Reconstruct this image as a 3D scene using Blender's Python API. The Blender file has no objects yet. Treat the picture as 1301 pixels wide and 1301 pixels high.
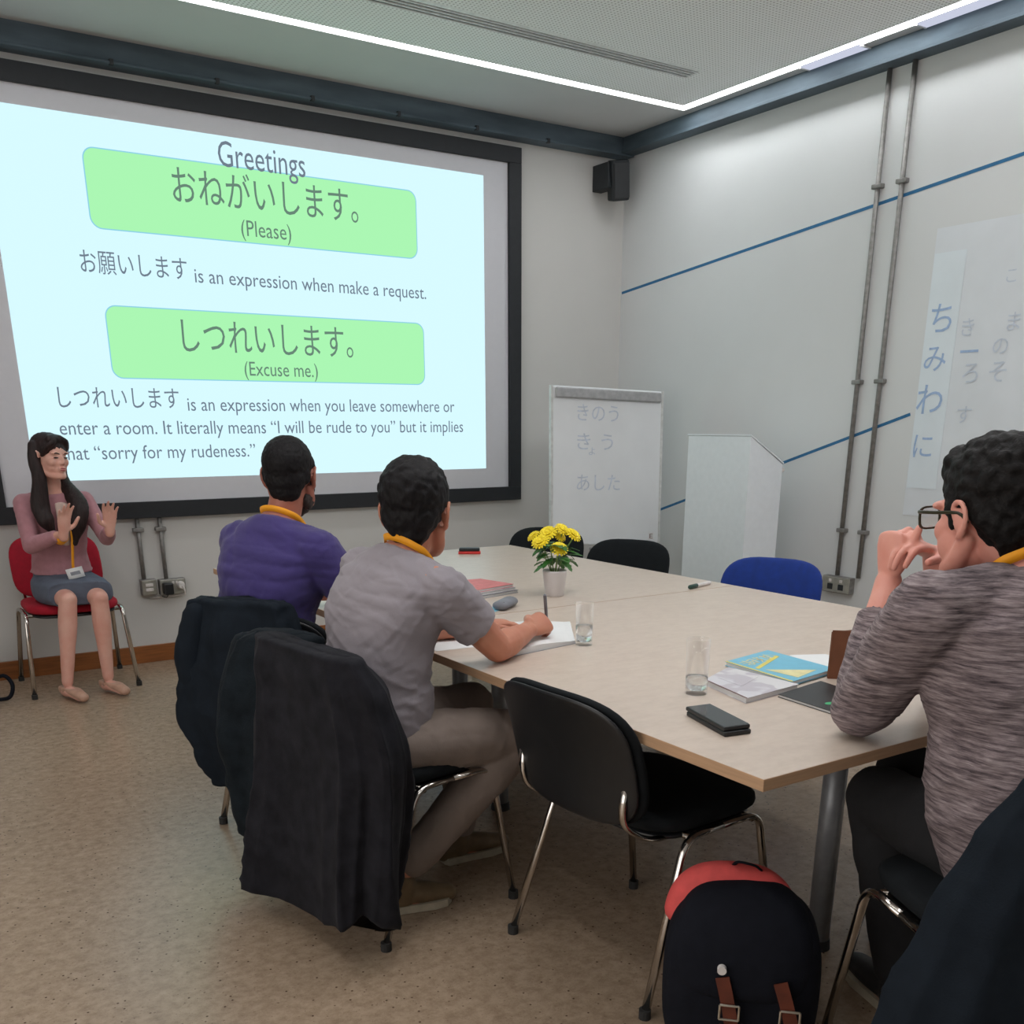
import bpy, bmesh, math, random
import numpy as np
from mathutils import Vector, Matrix
random.seed(7)
V = Vector
PI = math.pi
C = bpy.context.scene.collection
SC = bpy.context.scene

# ------------------------------------------------------------------ camera, world, light, exposure
CAMH = 1.40
cam_d = bpy.data.cameras.new('camera')
cam = bpy.data.objects.new('camera', cam_d)
C.objects.link(cam)
SC.camera = cam
cam_d.sensor_width = 36.0
cam_d.sensor_fit = 'HORIZONTAL'
cam_d.lens = 36.0 * 1245.6 / 1301.0
cam_d.shift_y = (957.56 - 650.5) / 1301.0
cam_d.clip_start = 0.05
R = Matrix(((0.83741206, 0.17584216, -0.51751384),
            (-0.54657049, 0.26712111, -0.79366682),
            (-0.00132121, 0.94748396, 0.31980057)))
cam.matrix_world = Matrix.Translation((0, 0, CAMH)) @ R.to_4x4()

w = bpy.data.worlds.new('world')
SC.world = w
w.use_nodes = True
w.node_tree.nodes['Background'].inputs[0].default_value = (0.75, 0.85, 1.0, 1)
w.node_tree.nodes['Background'].inputs[1].default_value = 0.15
SC.view_settings.view_transform = 'Standard'
SC.view_settings.look = 'None'
SC.view_settings.exposure = 0.07
SC.view_settings.gamma = 1.0
SC.view_settings.use_curve_mapping = False
LED_STRENGTH = 15.5

# added fill light along the left wall of the room, out of view
def area(name, loc, rot, sx, sy, energy, col):
    d = bpy.data.lights.new(name, 'AREA'); d.shape = 'RECTANGLE'; d.size = sx; d.size_y = sy; d.energy = energy; d.color = col
    o = bpy.data.objects.new(name, d); o.location = loc; o.rotation_euler = rot; C.objects.link(o); return o
area('left_fill_light', (-2.5, 1.0, 1.5), (0, math.radians(-90), 0), 2.6, 4.0, 62, (1.0, 0.95, 0.90))

# added overhead fill lights over the near half of the room, out of frame
for px_ in (1.5, 3.2):
    area('overhead_fill_light', (px_, 2.2, 3.24), (0, 0, 0), 1.2, 0.6, 20, (0.98, 0.99, 1.0))

# ------------------------------------------------------------------ materials
def srgb(r, g, b):
    f = lambda c: ((c / 255.0) / 12.92) if c / 255.0 <= 0.04045 else (((c / 255.0) + 0.055) / 1.055) ** 2.4
    return (f(r), f(g), f(b), 1.0)

class NT:
    def __init__(s, name):
        s.m = bpy.data.materials.new(name)
        s.m.use_nodes = True
        s.t = s.m.node_tree
        s.b = s.t.nodes['Principled BSDF']
    def n(s, typ, **kw):
        x = s.t.nodes.new(typ)
        for k, v in kw.items():
            setattr(x, k, v)
        return x
    def l(s, a, b):
        s.t.links.new(a, b)
    def coord(s, scale=(1, 1, 1), rot=(0, 0, 0)):
        tc = s.n('ShaderNodeTexCoord')
        mp = s.n('ShaderNodeMapping')
        mp.inputs['Scale'].default_value = scale
        mp.inputs['Rotation'].default_value = rot
        s.l(tc.outputs['Object'], mp.inputs['Vector'])
        return mp.outputs['Vector']
    def noise(s, vec, scale, detail=4, rough=0.5):
        x = s.n('ShaderNodeTexNoise')
        x.inputs['Scale'].default_value = scale
        x.inputs['Detail'].default_value = detail
        x.inputs['Roughness'].default_value = rough
        s.l(vec, x.inputs['Vector'])
        return x.outputs['Fac']
    def ramp(s, fac, stops):
        x = s.n('ShaderNodeValToRGB')
        el = x.color_ramp.elements
        while len(el) < len(stops):
            el.new(0.5)
        for e, (p, c) in zip(el, stops):
            e.position = p
            e.color = c
        s.l(fac, x.inputs['Fac'])
        return x.outputs['Color']
    def bump(s, h, strength=0.2, dist=0.005):
        x = s.n('ShaderNodeBump')
        x.inputs['Strength'].default_value = strength
        x.inputs['Distance'].default_value = dist
        s.l(h, x.inputs['Height'])
        s.l(x.outputs['Normal'], s.b.inputs['Normal'])

def mat(name, col, rough=0.5, metal=0.0, var=0.12, nscale=30, bump=0.0, bscale=200, spec=0.5, sheen=0.0, stretch=(1, 1, 1)):
    t = NT(name)
    v = t.coord(stretch)
    f = t.noise(v, nscale)
    lo = tuple(c * (1 - var) for c in col[:3]) + (1,)
    hi = tuple(min(1, c * (1 + var)) for c in col[:3]) + (1,)
    t.l(t.ramp(f, [(0.3, lo), (0.7, hi)]), t.b.inputs['Base Color'])
    t.b.inputs['Roughness'].default_value = rough
    t.b.inputs['Metallic'].default_value = metal
    t.b.inputs['Specular IOR Level'].default_value = spec
    if sheen:
        t.b.inputs['Sheen Weight'].default_value = sheen
    if bump:
        t.bump(t.noise(v, bscale, 3), bump, 0.002)
    return t.m

def emis(name, col, strength):
    t = NT(name)
    t.b.inputs['Base Color'].default_value = (0, 0, 0, 1)
    t.b.inputs['Specular IOR Level'].default_value = 0.0
    t.b.inputs['Roughness'].default_value = 1.0
    t.b.inputs['Emission Color'].default_value = col
    t.b.inputs['Emission Strength'].default_value = strength
    return t.m

M = {}
M['wall'] = mat('wall_paint', (0.67, 0.685, 0.69, 1), 0.75, var=0.015, nscale=3, bump=0.10, bscale=60)
M['wall_light_tint'] = mat('wall_paint_light_tint', (0.60, 0.59, 0.57, 1), 0.75, var=0.015, nscale=3, bump=0.10, bscale=60)  # same wall paint, with its darker, warmer light put into the colour
M['plaster'] = mat('ceiling_plaster', (0.52, 0.52, 0.52, 1), 0.85, var=0.02, nscale=3)
M['steel_paint'] = mat('beam_steel', (0.085, 0.115, 0.14, 1), 0.6, 0.0, var=0.3, nscale=4, spec=0.25, stretch=(0.6, 0.6, 3))
M['black_frame'] = mat('screen_frame_black', (0.012, 0.014, 0.018, 1), 0.6)
M['screen'] = mat('screen_fabric', (0.62, 0.62, 0.66, 1), 0.8, var=0.01)
M['slide'] = emis('projected_light', srgb(212, 246, 255), 1.0)
M['slide_green'] = emis('projected_green', srgb(168, 242, 176), 1.0)
M['slide_text'] = emis('projected_text', srgb(110, 124, 138), 1.0)
M['slide_text_green'] = emis('projected_text_on_green', srgb(102, 132, 116), 1.0)
M['slide_line'] = emis('projected_outline', srgb(140, 205, 225), 1.0)
M['led'] = emis('led_diffuser', (0.97, 0.985, 1.0, 1), LED_STRENGTH)
M['skylight'] = emis('frosted_daylight_panel', srgb(205, 210, 230), 0.9)
M['dark'] = mat('dark_slot', (0.02, 0.022, 0.025, 1), 0.6)
M['vent_white'] = mat('vent_trim', (0.82, 0.84, 0.84, 1), 0.5)
M['white_metal'] = mat('white_metal', (0.62, 0.63, 0.62, 1), 0.4)
M['galv'] = mat('galvanised_steel', (0.25, 0.24, 0.23, 1), 0.5, 0.5, var=0.2, nscale=40)
M['chrome'] = mat('chrome', (0.62, 0.58, 0.54, 1), 0.16, 1.0, var=0.05)
M['blue_paint'] = mat('blue_line_paint', srgb(40, 105, 150), 0.6)
M['black_plastic'] = mat('black_plastic', (0.010, 0.011, 0.013, 1), 0.38, bump=0.15, bscale=400)
M['black_fabric'] = mat('black_upholstery', (0.010, 0.012, 0.014, 1), 0.85, spec=0.15, bump=0.3, bscale=500)
M['blue_fabric'] = mat('blue_upholstery', srgb(14, 48, 128), 0.9, bump=0.3, bscale=500, sheen=0.05)
M['red_fabric'] = mat('red_upholstery', srgb(165, 8, 38), 0.85, bump=0.3, bscale=500)
M['rubber'] = mat('rubber', (0.02, 0.02, 0.02, 1), 0.7)
M['leg_grey'] = mat('table_leg_grey', (0.30, 0.31, 0.33, 1), 0.42, 0.3)
M['edge'] = mat('birch_edge_band', srgb(186, 150, 118), 0.45, var=0.1, nscale=8, stretch=(1, 1, 20))
M['white_lam'] = mat('white_laminate', (0.80, 0.84, 0.88, 1), 0.4, var=0.02)
M['wb'] = mat('whiteboard_enamel', (0.80, 0.82, 0.84, 1), 0.18, var=0.02, nscale=6)
M['wb_sheet'] = mat('whiteboard_film', (0.70, 0.73, 0.77, 1), 0.3, var=0.03, nscale=5)
M['wb_sheet2'] = mat('whiteboard_film_clear', (0.72, 0.78, 0.83, 1), 0.28, var=0.03, nscale=5)
M['ink'] = mat('faded_marker_ink', srgb(198, 206, 218), 0.6)
M['ink_dark'] = mat('marker_ink', srgb(158, 182, 216), 0.6)
M['silver'] = mat('silver_plastic', (0.42, 0.42, 0.43, 1), 0.35, 0.3)
M['baseboard'] = mat('varnished_timber', srgb(140, 84, 42), 0.4, var=0.25, nscale=6, stretch=(1, 1, 14))
M['orange'] = mat('orange_lanyard', srgb(240, 160, 20), 0.6, var=0.05)
M['paper'] = mat('paper', (0.74, 0.74, 0.74, 1), 0.8, var=0.02)
M['white_cup'] = mat('white_ceramic', (0.70, 0.66, 0.66, 1), 0.4, var=0.02)
M['leaf'] = mat('leaf_green', srgb(52, 104, 38), 0.5, var=0.35, nscale=60)
M['petal'] = mat('yellow_petal', srgb(250, 222, 40), 0.6, var=0.12, nscale=80)
M['stem'] = mat('stem_green', srgb(120, 150, 80), 0.6)
M['red'] = mat('red_cover', srgb(205, 50, 45), 0.5)
M['pink'] = mat('pink_cover', srgb(205, 118, 118), 0.6)
M['grey_cover'] = mat('grey_cover', srgb(120, 122, 130), 0.5)
M['cyan'] = mat('cyan_card', srgb(120, 190, 215), 0.5)
M['brown_card'] = mat('brown_kraft_cover', srgb(112, 68, 44), 0.75, var=0.08)
M['green'] = mat('green_print', srgb(60, 170, 110), 0.5)
M['leather'] = mat('brown_leather', srgb(96, 44, 28), 0.5, var=0.2)
M['coral'] = mat('coral_lining', srgb(214, 82, 80), 0.8, var=0.1)
M['bag'] = mat('black_canvas', (0.009, 0.010, 0.015, 1), 0.9, spec=0.12, bump=0.35, bscale=350)
M['coat_wool'] = mat('charcoal_wool', (0.015, 0.015, 0.019, 1), 0.95, var=0.3, nscale=20, bump=0.4, bscale=300, spec=0.1, sheen=0.03)
M['coat_teal'] = mat('black_teal_fleece', (0.010, 0.014, 0.018, 1), 0.95, var=0.3, nscale=20, bump=0.8, bscale=180, spec=0.1, sheen=0.03)
M['coat_navy'] = mat('navy_black_shell', (0.008, 0.012, 0.018, 1), 0.85, spec=0.15, bump=0.3, bscale=250)
M['purple'] = mat('purple_cotton', srgb(59, 48, 108), 0.9, var=0.08, nscale=8, bump=0.3, bscale=300, sheen=0.15)
M['grey_shirt'] = mat('grey_cotton', srgb(140, 133, 139), 0.9, var=0.05, nscale=8, bump=0.25, bscale=300, sheen=0.1)
M['pink_knit'] = mat('pink_cardigan', srgb(176, 126, 134), 0.95, var=0.08, nscale=30, bump=0.4, bscale=300, sheen=0.1)
M['cream_top'] = mat('cream_top', srgb(200, 175, 165), 0.9)
M['skirt'] = mat('blue_grey_skirt', srgb(92, 100, 116), 0.85, var=0.08, nscale=25, bump=0.3)
M['khaki'] = mat('grey_trousers', srgb(138, 124, 116), 0.9, var=0.08, nscale=10, bump=0.25)
M['black_trousers'] = mat('black_trousers', (0.010, 0.010, 0.012, 1), 0.9, bump=0.3)
M['jeans'] = mat('dark_trousers', (0.015, 0.018, 0.03, 1), 0.9, bump=0.3)
M['hair_black'] = mat('black_hair', (0.007, 0.006, 0.007, 1), 0.6, spec=0.2, var=0.4, nscale=120, bump=0.7, bscale=260, stretch=(1, 1, 0.35))
M['hair_curly'] = mat('black_curly_hair', (0.007, 0.006, 0.006, 1), 0.65, spec=0.2, var=0.5, nscale=90, bump=1.0, bscale=160)
M['hair_brown'] = mat('dark_brown_hair', (0.020, 0.011, 0.011, 1), 0.5, spec=0.3, var=0.5, nscale=90, bump=0.6, bscale=180, stretch=(1, 1, 0.15))
M['beard'] = mat('dark_beard', (0.03, 0.02, 0.018, 1), 0.8, var=0.4, nscale=150, bump=0.8, bscale=300)
M['shoe_black'] = mat('black_shoe', (0.012, 0.012, 0.013, 1), 0.6)
M['shoe_nude'] = mat('nude_shoe', srgb(190, 150, 130), 0.45)
M['shoe_tan'] = mat('tan_shoe', srgb(112, 92, 66), 0.6)
M['sole'] = mat('pale_rubber_sole', srgb(175, 165, 145), 0.7)
M['glasses'] = mat('dark_olive_acetate', srgb(44, 42, 24), 0.3)
M['lip'] = mat('lips', srgb(170, 88, 92), 0.5)
M['eye'] = mat('dark_eye', (0.02, 0.012, 0.01, 1), 0.3)
M['brass'] = mat('buckle_metal', (0.62, 0.58, 0.5, 1), 0.3, 1.0)
M['socket_face'] = mat('socket_metal', (0.42, 0.41, 0.36, 1), 0.4, 0.6)
M['white_plug'] = mat('white_plug', (0.72, 0.68, 0.66, 1), 0.45)
M['speaker'] = mat('speaker_black', (0.014, 0.018, 0.022, 1), 0.6)
M['phone_screen'] = mat('phone_glass', (0.03, 0.035, 0.04, 1), 0.12)

def skin_mat(name, col):
    t = NT(name)
    v = t.coord()
    f = t.noise(v, 14, 4)
    lo = (col[0] * 0.93, col[1] * 0.82, col[2] * 0.80, 1)
    t.l(t.ramp(f, [(0.35, lo), (0.65, col)]), t.b.inputs['Base Color'])
    t.b.inputs['Roughness'].default_value = 0.5
    t.b.inputs['Subsurface Weight'].default_value = 0.12
    t.b.inputs['Subsurface Radius'].default_value = (0.012, 0.005, 0.003)
    t.bump(t.noise(v, 220, 3), 0.15, 0.001)
    return t.m
M['skin_b'] = skin_mat('skin_tan', srgb(168, 108, 90))
M['skin_c'] = skin_mat('skin_warm', srgb(192, 130, 104))
M['skin_d'] = skin_mat('skin_rosy', srgb(222, 158, 142))
M['skin_w'] = skin_mat('skin_light', srgb(226, 176, 160))

def floor_mat():
    t = NT('speckled_floor')
    v = t.coord()
    big = t.noise(v, 1.2, 3)
    mid = t.noise(v, 28, 6, 0.7)
    fine = t.noise(v, 130, 4, 0.8)
    base = t.ramp(mid, [(0.30, srgb(142, 121, 101)), (0.5, srgb(164, 143, 121)), (0.72, srgb(182, 160, 138))])
    vo = t.n('ShaderNodeTexVoronoi'); vo.inputs['Scale'].default_value = 55
    t.l(v, vo.inputs['Vector'])
    spk = t.ramp(vo.outputs['Distance'], [(0.10, (1, 1, 1, 1)), (0.22, (0, 0, 0, 1))])
    # only some cells carry a chip
    sel = t.ramp(vo.outputs['Color'], [(0.62, (0, 0, 0, 1)), (0.68, (1, 1, 1, 1))])
    mul = t.n('ShaderNodeMath', operation='MULTIPLY'); t.l(spk, mul.inputs[0]); t.l(sel, mul.inputs[1])
    mx = t.n('ShaderNodeMixRGB'); mx.inputs[2].default_value = srgb(78, 56, 42)
    t.l(mul.outputs[0], mx.inputs[0]); t.l(base, mx.inputs[1])
    fr = t.ramp(fine, [(0.60, (0, 0, 0, 1)), (0.72, (1, 1, 1, 1))])
    m2 = t.n('ShaderNodeMixRGB'); m2.inputs[2].default_value = srgb(98, 74, 56)
    t.l(fr, m2.inputs[0]); t.l(mx.outputs[0], m2.inputs[1])
    m3 = t.n('ShaderNodeMixRGB', blend_type='MULTIPLY'); m3.inputs[0].default_value = 1
    t.l(t.ramp(big, [(0.3, (0.88, 0.88, 0.88, 1)), (0.7, (1, 1, 1, 1))]), m3.inputs[2]); t.l(m2.outputs[0], m3.inputs[1])
    t.l(m3.outputs[0], t.b.inputs['Base Color'])
    t.b.inputs['Roughness'].default_value = 0.27
    t.b.inputs['Specular IOR Level'].default_value = 0.5
    return t.m
M['floor'] = floor_mat()

def table_mat():
    t = NT('birch_laminate')
    v = t.coord((2.2, 5, 5))
    g = t.noise(v, 7, 5, 0.6)
    v2 = t.coord((1, 1, 1))
    f = t.noise(v2, 60, 3)
    c = t.ramp(g, [(0.3, srgb(198, 181, 167)), (0.55, srgb(205, 189, 175)), (0.8, srgb(211, 195, 181))])
    m = t.n('ShaderNodeMixRGB', blend_type='MULTIPLY'); m.inputs[0].default_value = 1
    t.l(c, m.inputs[1]); t.l(t.ramp(f, [(0.3, (0.95, 0.95, 0.95, 1)), (0.7, (1, 1, 1, 1))]), m.inputs[2])
    t.l(m.outputs[0], t.b.inputs['Base Color'])
    t.b.inputs['Roughness'].default_value = 0.32
    return t.m
M['table'] = table_mat()

def perf_mat():
    t = NT('perforated_ceiling')
    tc = t.n('ShaderNodeTexCoord')
    mp = t.n('ShaderNodeMapping'); mp.inputs['Scale'].default_value = (1 / 0.022,) * 3
    mp.inputs['Rotation'].default_value = (0, 0, 0)
    t.l(tc.outputs['Object'], mp.inputs[0])
    fr = t.n('ShaderNodeVectorMath', operation='FRACTION'); t.l(mp.outputs[0], fr.inputs[0])
    sb = t.n('ShaderNodeVectorMath', operation='SUBTRACT'); sb.inputs[1].default_value = (0.5, 0.5, 0)
    t.l(fr.outputs[0], sb.inputs[0])
    ml = t.n('ShaderNodeVectorMath', operation='MULTIPLY'); ml.inputs[1].default_value = (1, 1, 0)
    t.l(sb.outputs[0], ml.inputs[0])
    ln = t.n('ShaderNodeVectorMath', operation='LENGTH'); t.l(ml.outputs[0], ln.inputs[0])
    c = t.ramp(ln.outputs['Value'], [(0.18, (0.46, 0.46, 0.46, 1)), (0.27, (0.90, 0.92, 0.92, 1))])
    t.l(c, t.b.inputs['Base Color'])
    t.b.inputs['Roughness'].default_value = 0.85
    return t.m
M['perf'] = perf_mat()

def marl_mat():
    t = NT('marl_sweater')
    v = t.coord((5, 5, 52), (0.05, -0.12, 0))
    a = t.noise(v, 3.0, 5, 0.65)
    v2 = t.coord((16, 16, 260), (0.05, -0.12, 0))
    b = t.noise(v2, 2.0, 3, 0.6)
    c = t.ramp(a, [(0.30, srgb(58, 50, 54)), (0.42, srgb(104, 92, 95)), (0.54, srgb(140, 126, 128)), (0.72, srgb(176, 164, 164))])
    m = t.n('ShaderNodeMixRGB', blend_type='MULTIPLY'); m.inputs[0].default_value = 1
    t.l(c, m.inputs[1]); t.l(t.ramp(b, [(0.35, (0.68, 0.66, 0.68, 1)), (0.6, (1, 1, 1, 1))]), m.inputs[2])
    t.l(m.outputs[0], t.b.inputs['Base Color'])
    t.b.inputs['Roughness'].default_value = 0.95
    t.bump(b, 0.4, 0.003)
    return t.m
M['marl'] = marl_mat()

def glass_mat():
    t = NT('clear_glass')
    t.b.inputs['Base Color'].default_value = (0.97, 0.99, 0.99, 1)
    t.b.inputs['Roughness'].default_value = 0.02
    t.b.inputs['Transmission Weight'].default_value = 1.0
    t.b.inputs['IOR'].default_value = 1.45
    # thin sides stay light: let the sheet pass light mostly straight
    tr = t.n('ShaderNodeBsdfTransparent')
    mx = t.n('ShaderNodeMixShader'); mx.inputs[0].default_value = 0.22
    out = t.t.nodes['Material Output']
    t.l(tr.outputs[0], mx.inputs[1]); t.l(t.b.outputs[0], mx.inputs[2]); t.l(mx.outputs[0], out.inputs['Surface'])
    return t.m
M['glass'] = glass_mat()
def water_mat():
    t = NT('water')
    t.b.inputs['Base Color'].default_value = (0.95, 0.98, 1, 1)
    t.b.inputs['Roughness'].default_value = 0.0
    t.b.inputs['Transmission Weight'].default_value = 1.0
    t.b.inputs['IOR'].default_value = 1.33
    return t.m
M['water'] = water_mat()

def print_mat(name, base, c2, c3, scale):
    t = NT(name)
    v = t.coord()
    f = t.noise(v, scale, 2)
    t.l(t.ramp(f, [(0.46, base), (0.50, c2), (0.60, c2), (0.64, c3)]), t.b.inputs['Base Color'])
    t.b.inputs['Roughness'].default_value = 0.35
    return t.m
M['wbook'] = print_mat('pale_magazine_cover', srgb(214, 212, 214), srgb(188, 182, 190), srgb(208, 206, 212), 9)
M['bluebook'] = mat('light_blue_cover', srgb(110, 185, 212), 0.35, var=0.05)
M['cream_print'] = mat('cream_print', srgb(226, 216, 160), 0.4)
M['yellow_print'] = mat('yellow_print', srgb(218, 202, 90), 0.4)

# ------------------------------------------------------------------ object helpers
def link(name, me, m=None, parent=None, smooth=False):
    o = bpy.data.objects.new(name, me)
    C.objects.link(o)
    if m is not None:
        me.materials.append(m)
    if smooth:
        me.shade_smooth()
    if parent is not None:
        o.parent = parent
        o.matrix_parent_inverse = parent.matrix_basis.inverted()
    return o

def tag(o, label, cat, group=None, kind=None):
    if label: o['label'] = label
    if cat: o['category'] = cat
    if group: o['group'] = group
    if kind: o['kind'] = kind
    return o

def empty(name, loc, rz=0.0, label=None, cat=None, group=None):
    o = bpy.data.objects.new(name, None)
    o.location = loc
    o.rotation_euler = (0, 0, rz)
    o.empty_display_size = 0.05
    C.objects.link(o)
    tag(o, label, cat, group)
    return o

def child(o, parent):
    """parent in local coordinates (no inverse)"""
    o.parent = parent
    o.matrix_parent_inverse = Matrix.Identity(4)
    return o

class G:
    """geometry collector"""
    def __init__(s):
        s.v = []; s.f = []
    def add(s, vs, fs):
        k = len(s.v)
        s.v += [tuple(p) for p in vs]
        s.f += [tuple(i + k for i in f) for f in fs]
        return s
    def box(s, a, b):
        x0, y0, z0 = a; x1, y1, z1 = b
        return s.add([(x0, y0, z0), (x1, y0, z0), (x1, y1, z0), (x0, y1, z0), (x0, y0, z1), (x1, y0, z1), (x1, y1, z1), (x0, y1, z1)],
                     [(3, 2, 1, 0), (4, 5, 6, 7), (0, 1, 5, 4), (1, 2, 6, 5), (2, 3, 7, 6), (3, 0, 4, 7)])
    def prism(s, pts, h0, h1, top=None):
        n = len(pts)
        vs = [(p[0], p[1], h0) for p in pts] + [(p[0], p[1], h1) for p in (top or pts)]
        return s.add(vs, [tuple(range(n - 1, -1, -1)), tuple(range(n, 2 * n))] + [(i, (i + 1) % n, n + (i + 1) % n, n + i) for i in range(n)])
    def rings(s, rings, cap=True):
        n = len(rings[0]); vs = [p for r in rings for p in r]
        fs = []
        for i in range(len(rings) - 1):
            for j in range(n):
                k = (j + 1) % n
                fs.append((i * n + j, i * n + k, (i + 1) * n + k, (i + 1) * n + j))
        if cap:
            fs.append(tuple(range(n - 1, -1, -1)))
            o = (len(rings) - 1) * n
            fs.append(tuple(range(o, o + n)))
        return s.add(vs, fs)
    def tube(s, pts, rad, seg=12, side=None, smooth=0, round_caps=False):
        pts = [V(p) for p in pts]
        rad = [(r, r) if not isinstance(r, (tuple, list)) else r for r in (rad if isinstance(rad, (list,)) else [rad] * len(pts))]
        if smooth:
            pts, rad = catmull(pts, rad, smooth)
        n = len(pts)
        tang = []
        for i in range(n):
            t = pts[min(i + 1, n - 1)] - pts[max(i - 1, 0)]
            tang.append(t.normalized())
        if side is None:
            a = V((0, 0, 1)) if abs(tang[0].z) < 0.9 else V((1, 0, 0))
            side = tang[0].cross(a).normalized()
        side = V(side)
        if round_caps:
            r0 = min(rad[0]); r1 = min(rad[-1])
            pre = [(pts[0] - tang[0] * r0 * math.sin(a), math.cos(a)) for a in (1.45, 1.05, 0.55)]
            post = [(pts[-1] + tang[-1] * r1 * math.sin(a), math.cos(a)) for a in (0.55, 1.05, 1.45)]
            P = [p for p, _ in pre] + pts + [p for p, _ in post]
            Rr = [(rad[0][0] * k, rad[0][1] * k) for _, k in pre] + list(rad) + [(rad[-1][0] * k, rad[-1][1] * k) for _, k in post]
            T = [tang[0]] * 3 + tang + [tang[-1]] * 3
        else:
            P, Rr, T = pts, rad, tang
        rings = []
        for p, r, t in zip(P, Rr, T):
            sd = side - t * side.dot(t)
            if sd.length < 1e-4:
                sd = t.orthogonal()
            sd.normalize(); side = sd
            up = t.cross(sd)
            rings.append([p + sd * (r[0] * math.cos(2 * PI * j / seg)) + up * (r[1] * math.sin(2 * PI * j / seg)) for j in range(seg)])
        return s.rings(rings)
    def ell(s, c, r, axes=None, nu=16, nv=10):
        c = V(c)
        ax = axes or (V((1, 0, 0)), V((0, 1, 0)), V((0, 0, 1)))
        rings = []
        for i in range(1, nv):
            th = PI * i / nv
            rings.append([c + ax[0] * (r[0] * math.sin(th) * math.cos(2 * PI * j / nu)) + ax[1] * (r[1] * math.sin(th) * math.sin(2 * PI * j / nu)) + ax[2] * (-r[2] * math.cos(th)) for j in range(nu)])
        return s.rings(rings)
    def mesh(s, name='mesh'):
        me = bpy.data.meshes.new(name)
        me.from_pydata(s.v, [], s.f)
        bm = bmesh.new(); bm.from_mesh(me)
        bmesh.ops.recalc_face_normals(bm, faces=bm.faces)
        bm.to_mesh(me); bm.free()
        return me
    def obj(s, name, m, parent=None, smooth=False, bevel=0.0, seg=2, local=None):
        me = s.mesh(name)
        o = link(name, me, m, None, smooth)
        if parent is not None:
            child(o, parent)
            if local is None and parent.type == 'EMPTY' and False:
                pass
        if bevel:
            b = o.modifiers.new('bevel', 'BEVEL'); b.width = bevel; b.segments = seg; b.limit_method = 'ANGLE'; b.angle_limit = 0.6
        return o

def catmull(pts, rad, k):
    P = [pts[0] * 2 - pts[1]] + pts + [pts[-1] * 2 - pts[-2]]
    Rr = [rad[0]] + list(rad) + [rad[-1]]
    op, orr = [], []
    for i in range(1, len(P) - 2):
        for j in range(k):
            t = j / k
            a, b, c, d = P[i - 1], P[i], P[i + 1], P[i + 2]
            op.append(0.5 * ((2 * b) + (c - a) * t + (2 * a - 5 * b + 4 * c - d) * t * t + (3 * b - a - 3 * c + d) * t ** 3))
            ra, rb = Rr[i], Rr[i + 1]
            u = t * t * (3 - 2 * t)
            orr.append(tuple(x + (y - x) * u for x, y in zip(ra, rb)))
    op.append(pts[-1]); orr.append(rad[-1])
    return op, orr

def fillet(pts, r, n=5):
    """round the inner corners of a polyline"""
    pts = [V(p) for p in pts]
    out = [pts[0]]
    for i in range(1, len(pts) - 1):
        a, b, c = pts[i - 1], pts[i], pts[i + 1]
        u = (a - b).normalized(); v = (c - b).normalized()
        rr = min(r, (a - b).length * 0.48, (c - b).length * 0.48)
        p0 = b + u * rr; p1 = b + v * rr
        for k in range(n + 1):
            t = k / n
            out.append(p0 * (1 - t) ** 2 + b * 2 * t * (1 - t) + p1 * t * t)
    out.append(pts[-1])
    return out

def lathe(prof, seg=32):
    """prof: list of (r,z) closed by its own ends"""
    g = G()
    rings = [[(r * math.cos(2 * PI * j / seg), r * math.sin(2 * PI * j / seg), z) for j in range(seg)] for r, z in prof]
    g.rings(rings, cap=True)
    return g

def remesh(g, voxel, smooth_it=4, name='body'):
    me = g.mesh(name)
    o = bpy.data.objects.new('tmp', me); C.objects.link(o)
    r = o.modifiers.new('r', 'REMESH'); r.mode = 'VOXEL'; r.voxel_size = voxel
    if smooth_it:
        s = o.modifiers.new('s', 'SMOOTH'); s.factor = 0.5; s.iterations = smooth_it
    dg = bpy.context.evaluated_depsgraph_get()
    m2 = bpy.data.meshes.new_from_object(o.evaluated_get(dg))
    bpy.data.objects.remove(o); bpy.data.meshes.remove(me)
    m2.name = name
    return m2

def wrinkle(me, amp, freq, seed=0, stretch=(1, 1, 1), sharp=2.0, mask=None):
    n = len(me.vertices)
    co = np.empty(n * 3, np.float32); me.vertices.foreach_get('co', co); co = co.reshape(-1, 3)
    no = np.empty(n * 3, np.float32); me.vertices.foreach_get('normal', no); no = no.reshape(-1, 3)
    rng = np.random.RandomState(seed)
    q = co * np.array(stretch, np.float32)
    tot = np.zeros(n, np.float32)
    for o_ in range(4):
        k1 = rng.randn(3); k1 /= np.linalg.norm(k1)
        k2 = rng.randn(3); k2 /= np.linalg.norm(k2)
        k3 = rng.randn(3); k3 /= np.linalg.norm(k3)
        f = freq * (1.0 + 0.45 * o_)
        ph = rng.rand(3) * 6.28
        wv = np.sin(q @ k1 * f + 2.2 * np.sin(q @ k2 * f * 0.6 + ph[0]) + 1.3 * np.sin(q @ k3 * f * 0.9 + ph[1]) + ph[2])
        tot += (1 - np.abs(wv) ** (1 / sharp) * 1.0) * np.sin(q @ k3 * f * 0.5 + ph[1]) / (1 + 0.5 * o_)
    if mask is not None:
        tot *= mask(co)
    co += no * (amp * tot)[:, None]
    me.vertices.foreach_set('co', co.ravel()); me.update()
    return me

def noise_disp(me, amp, freq, seed=0):
    from mathutils import noise
    s = V((seed * 3.1, seed * 1.7, seed))
    for v in me.vertices:
        v.co += v.normal * (amp * noise.noise(v.co * freq + s))
    me.update()
    return me

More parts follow.
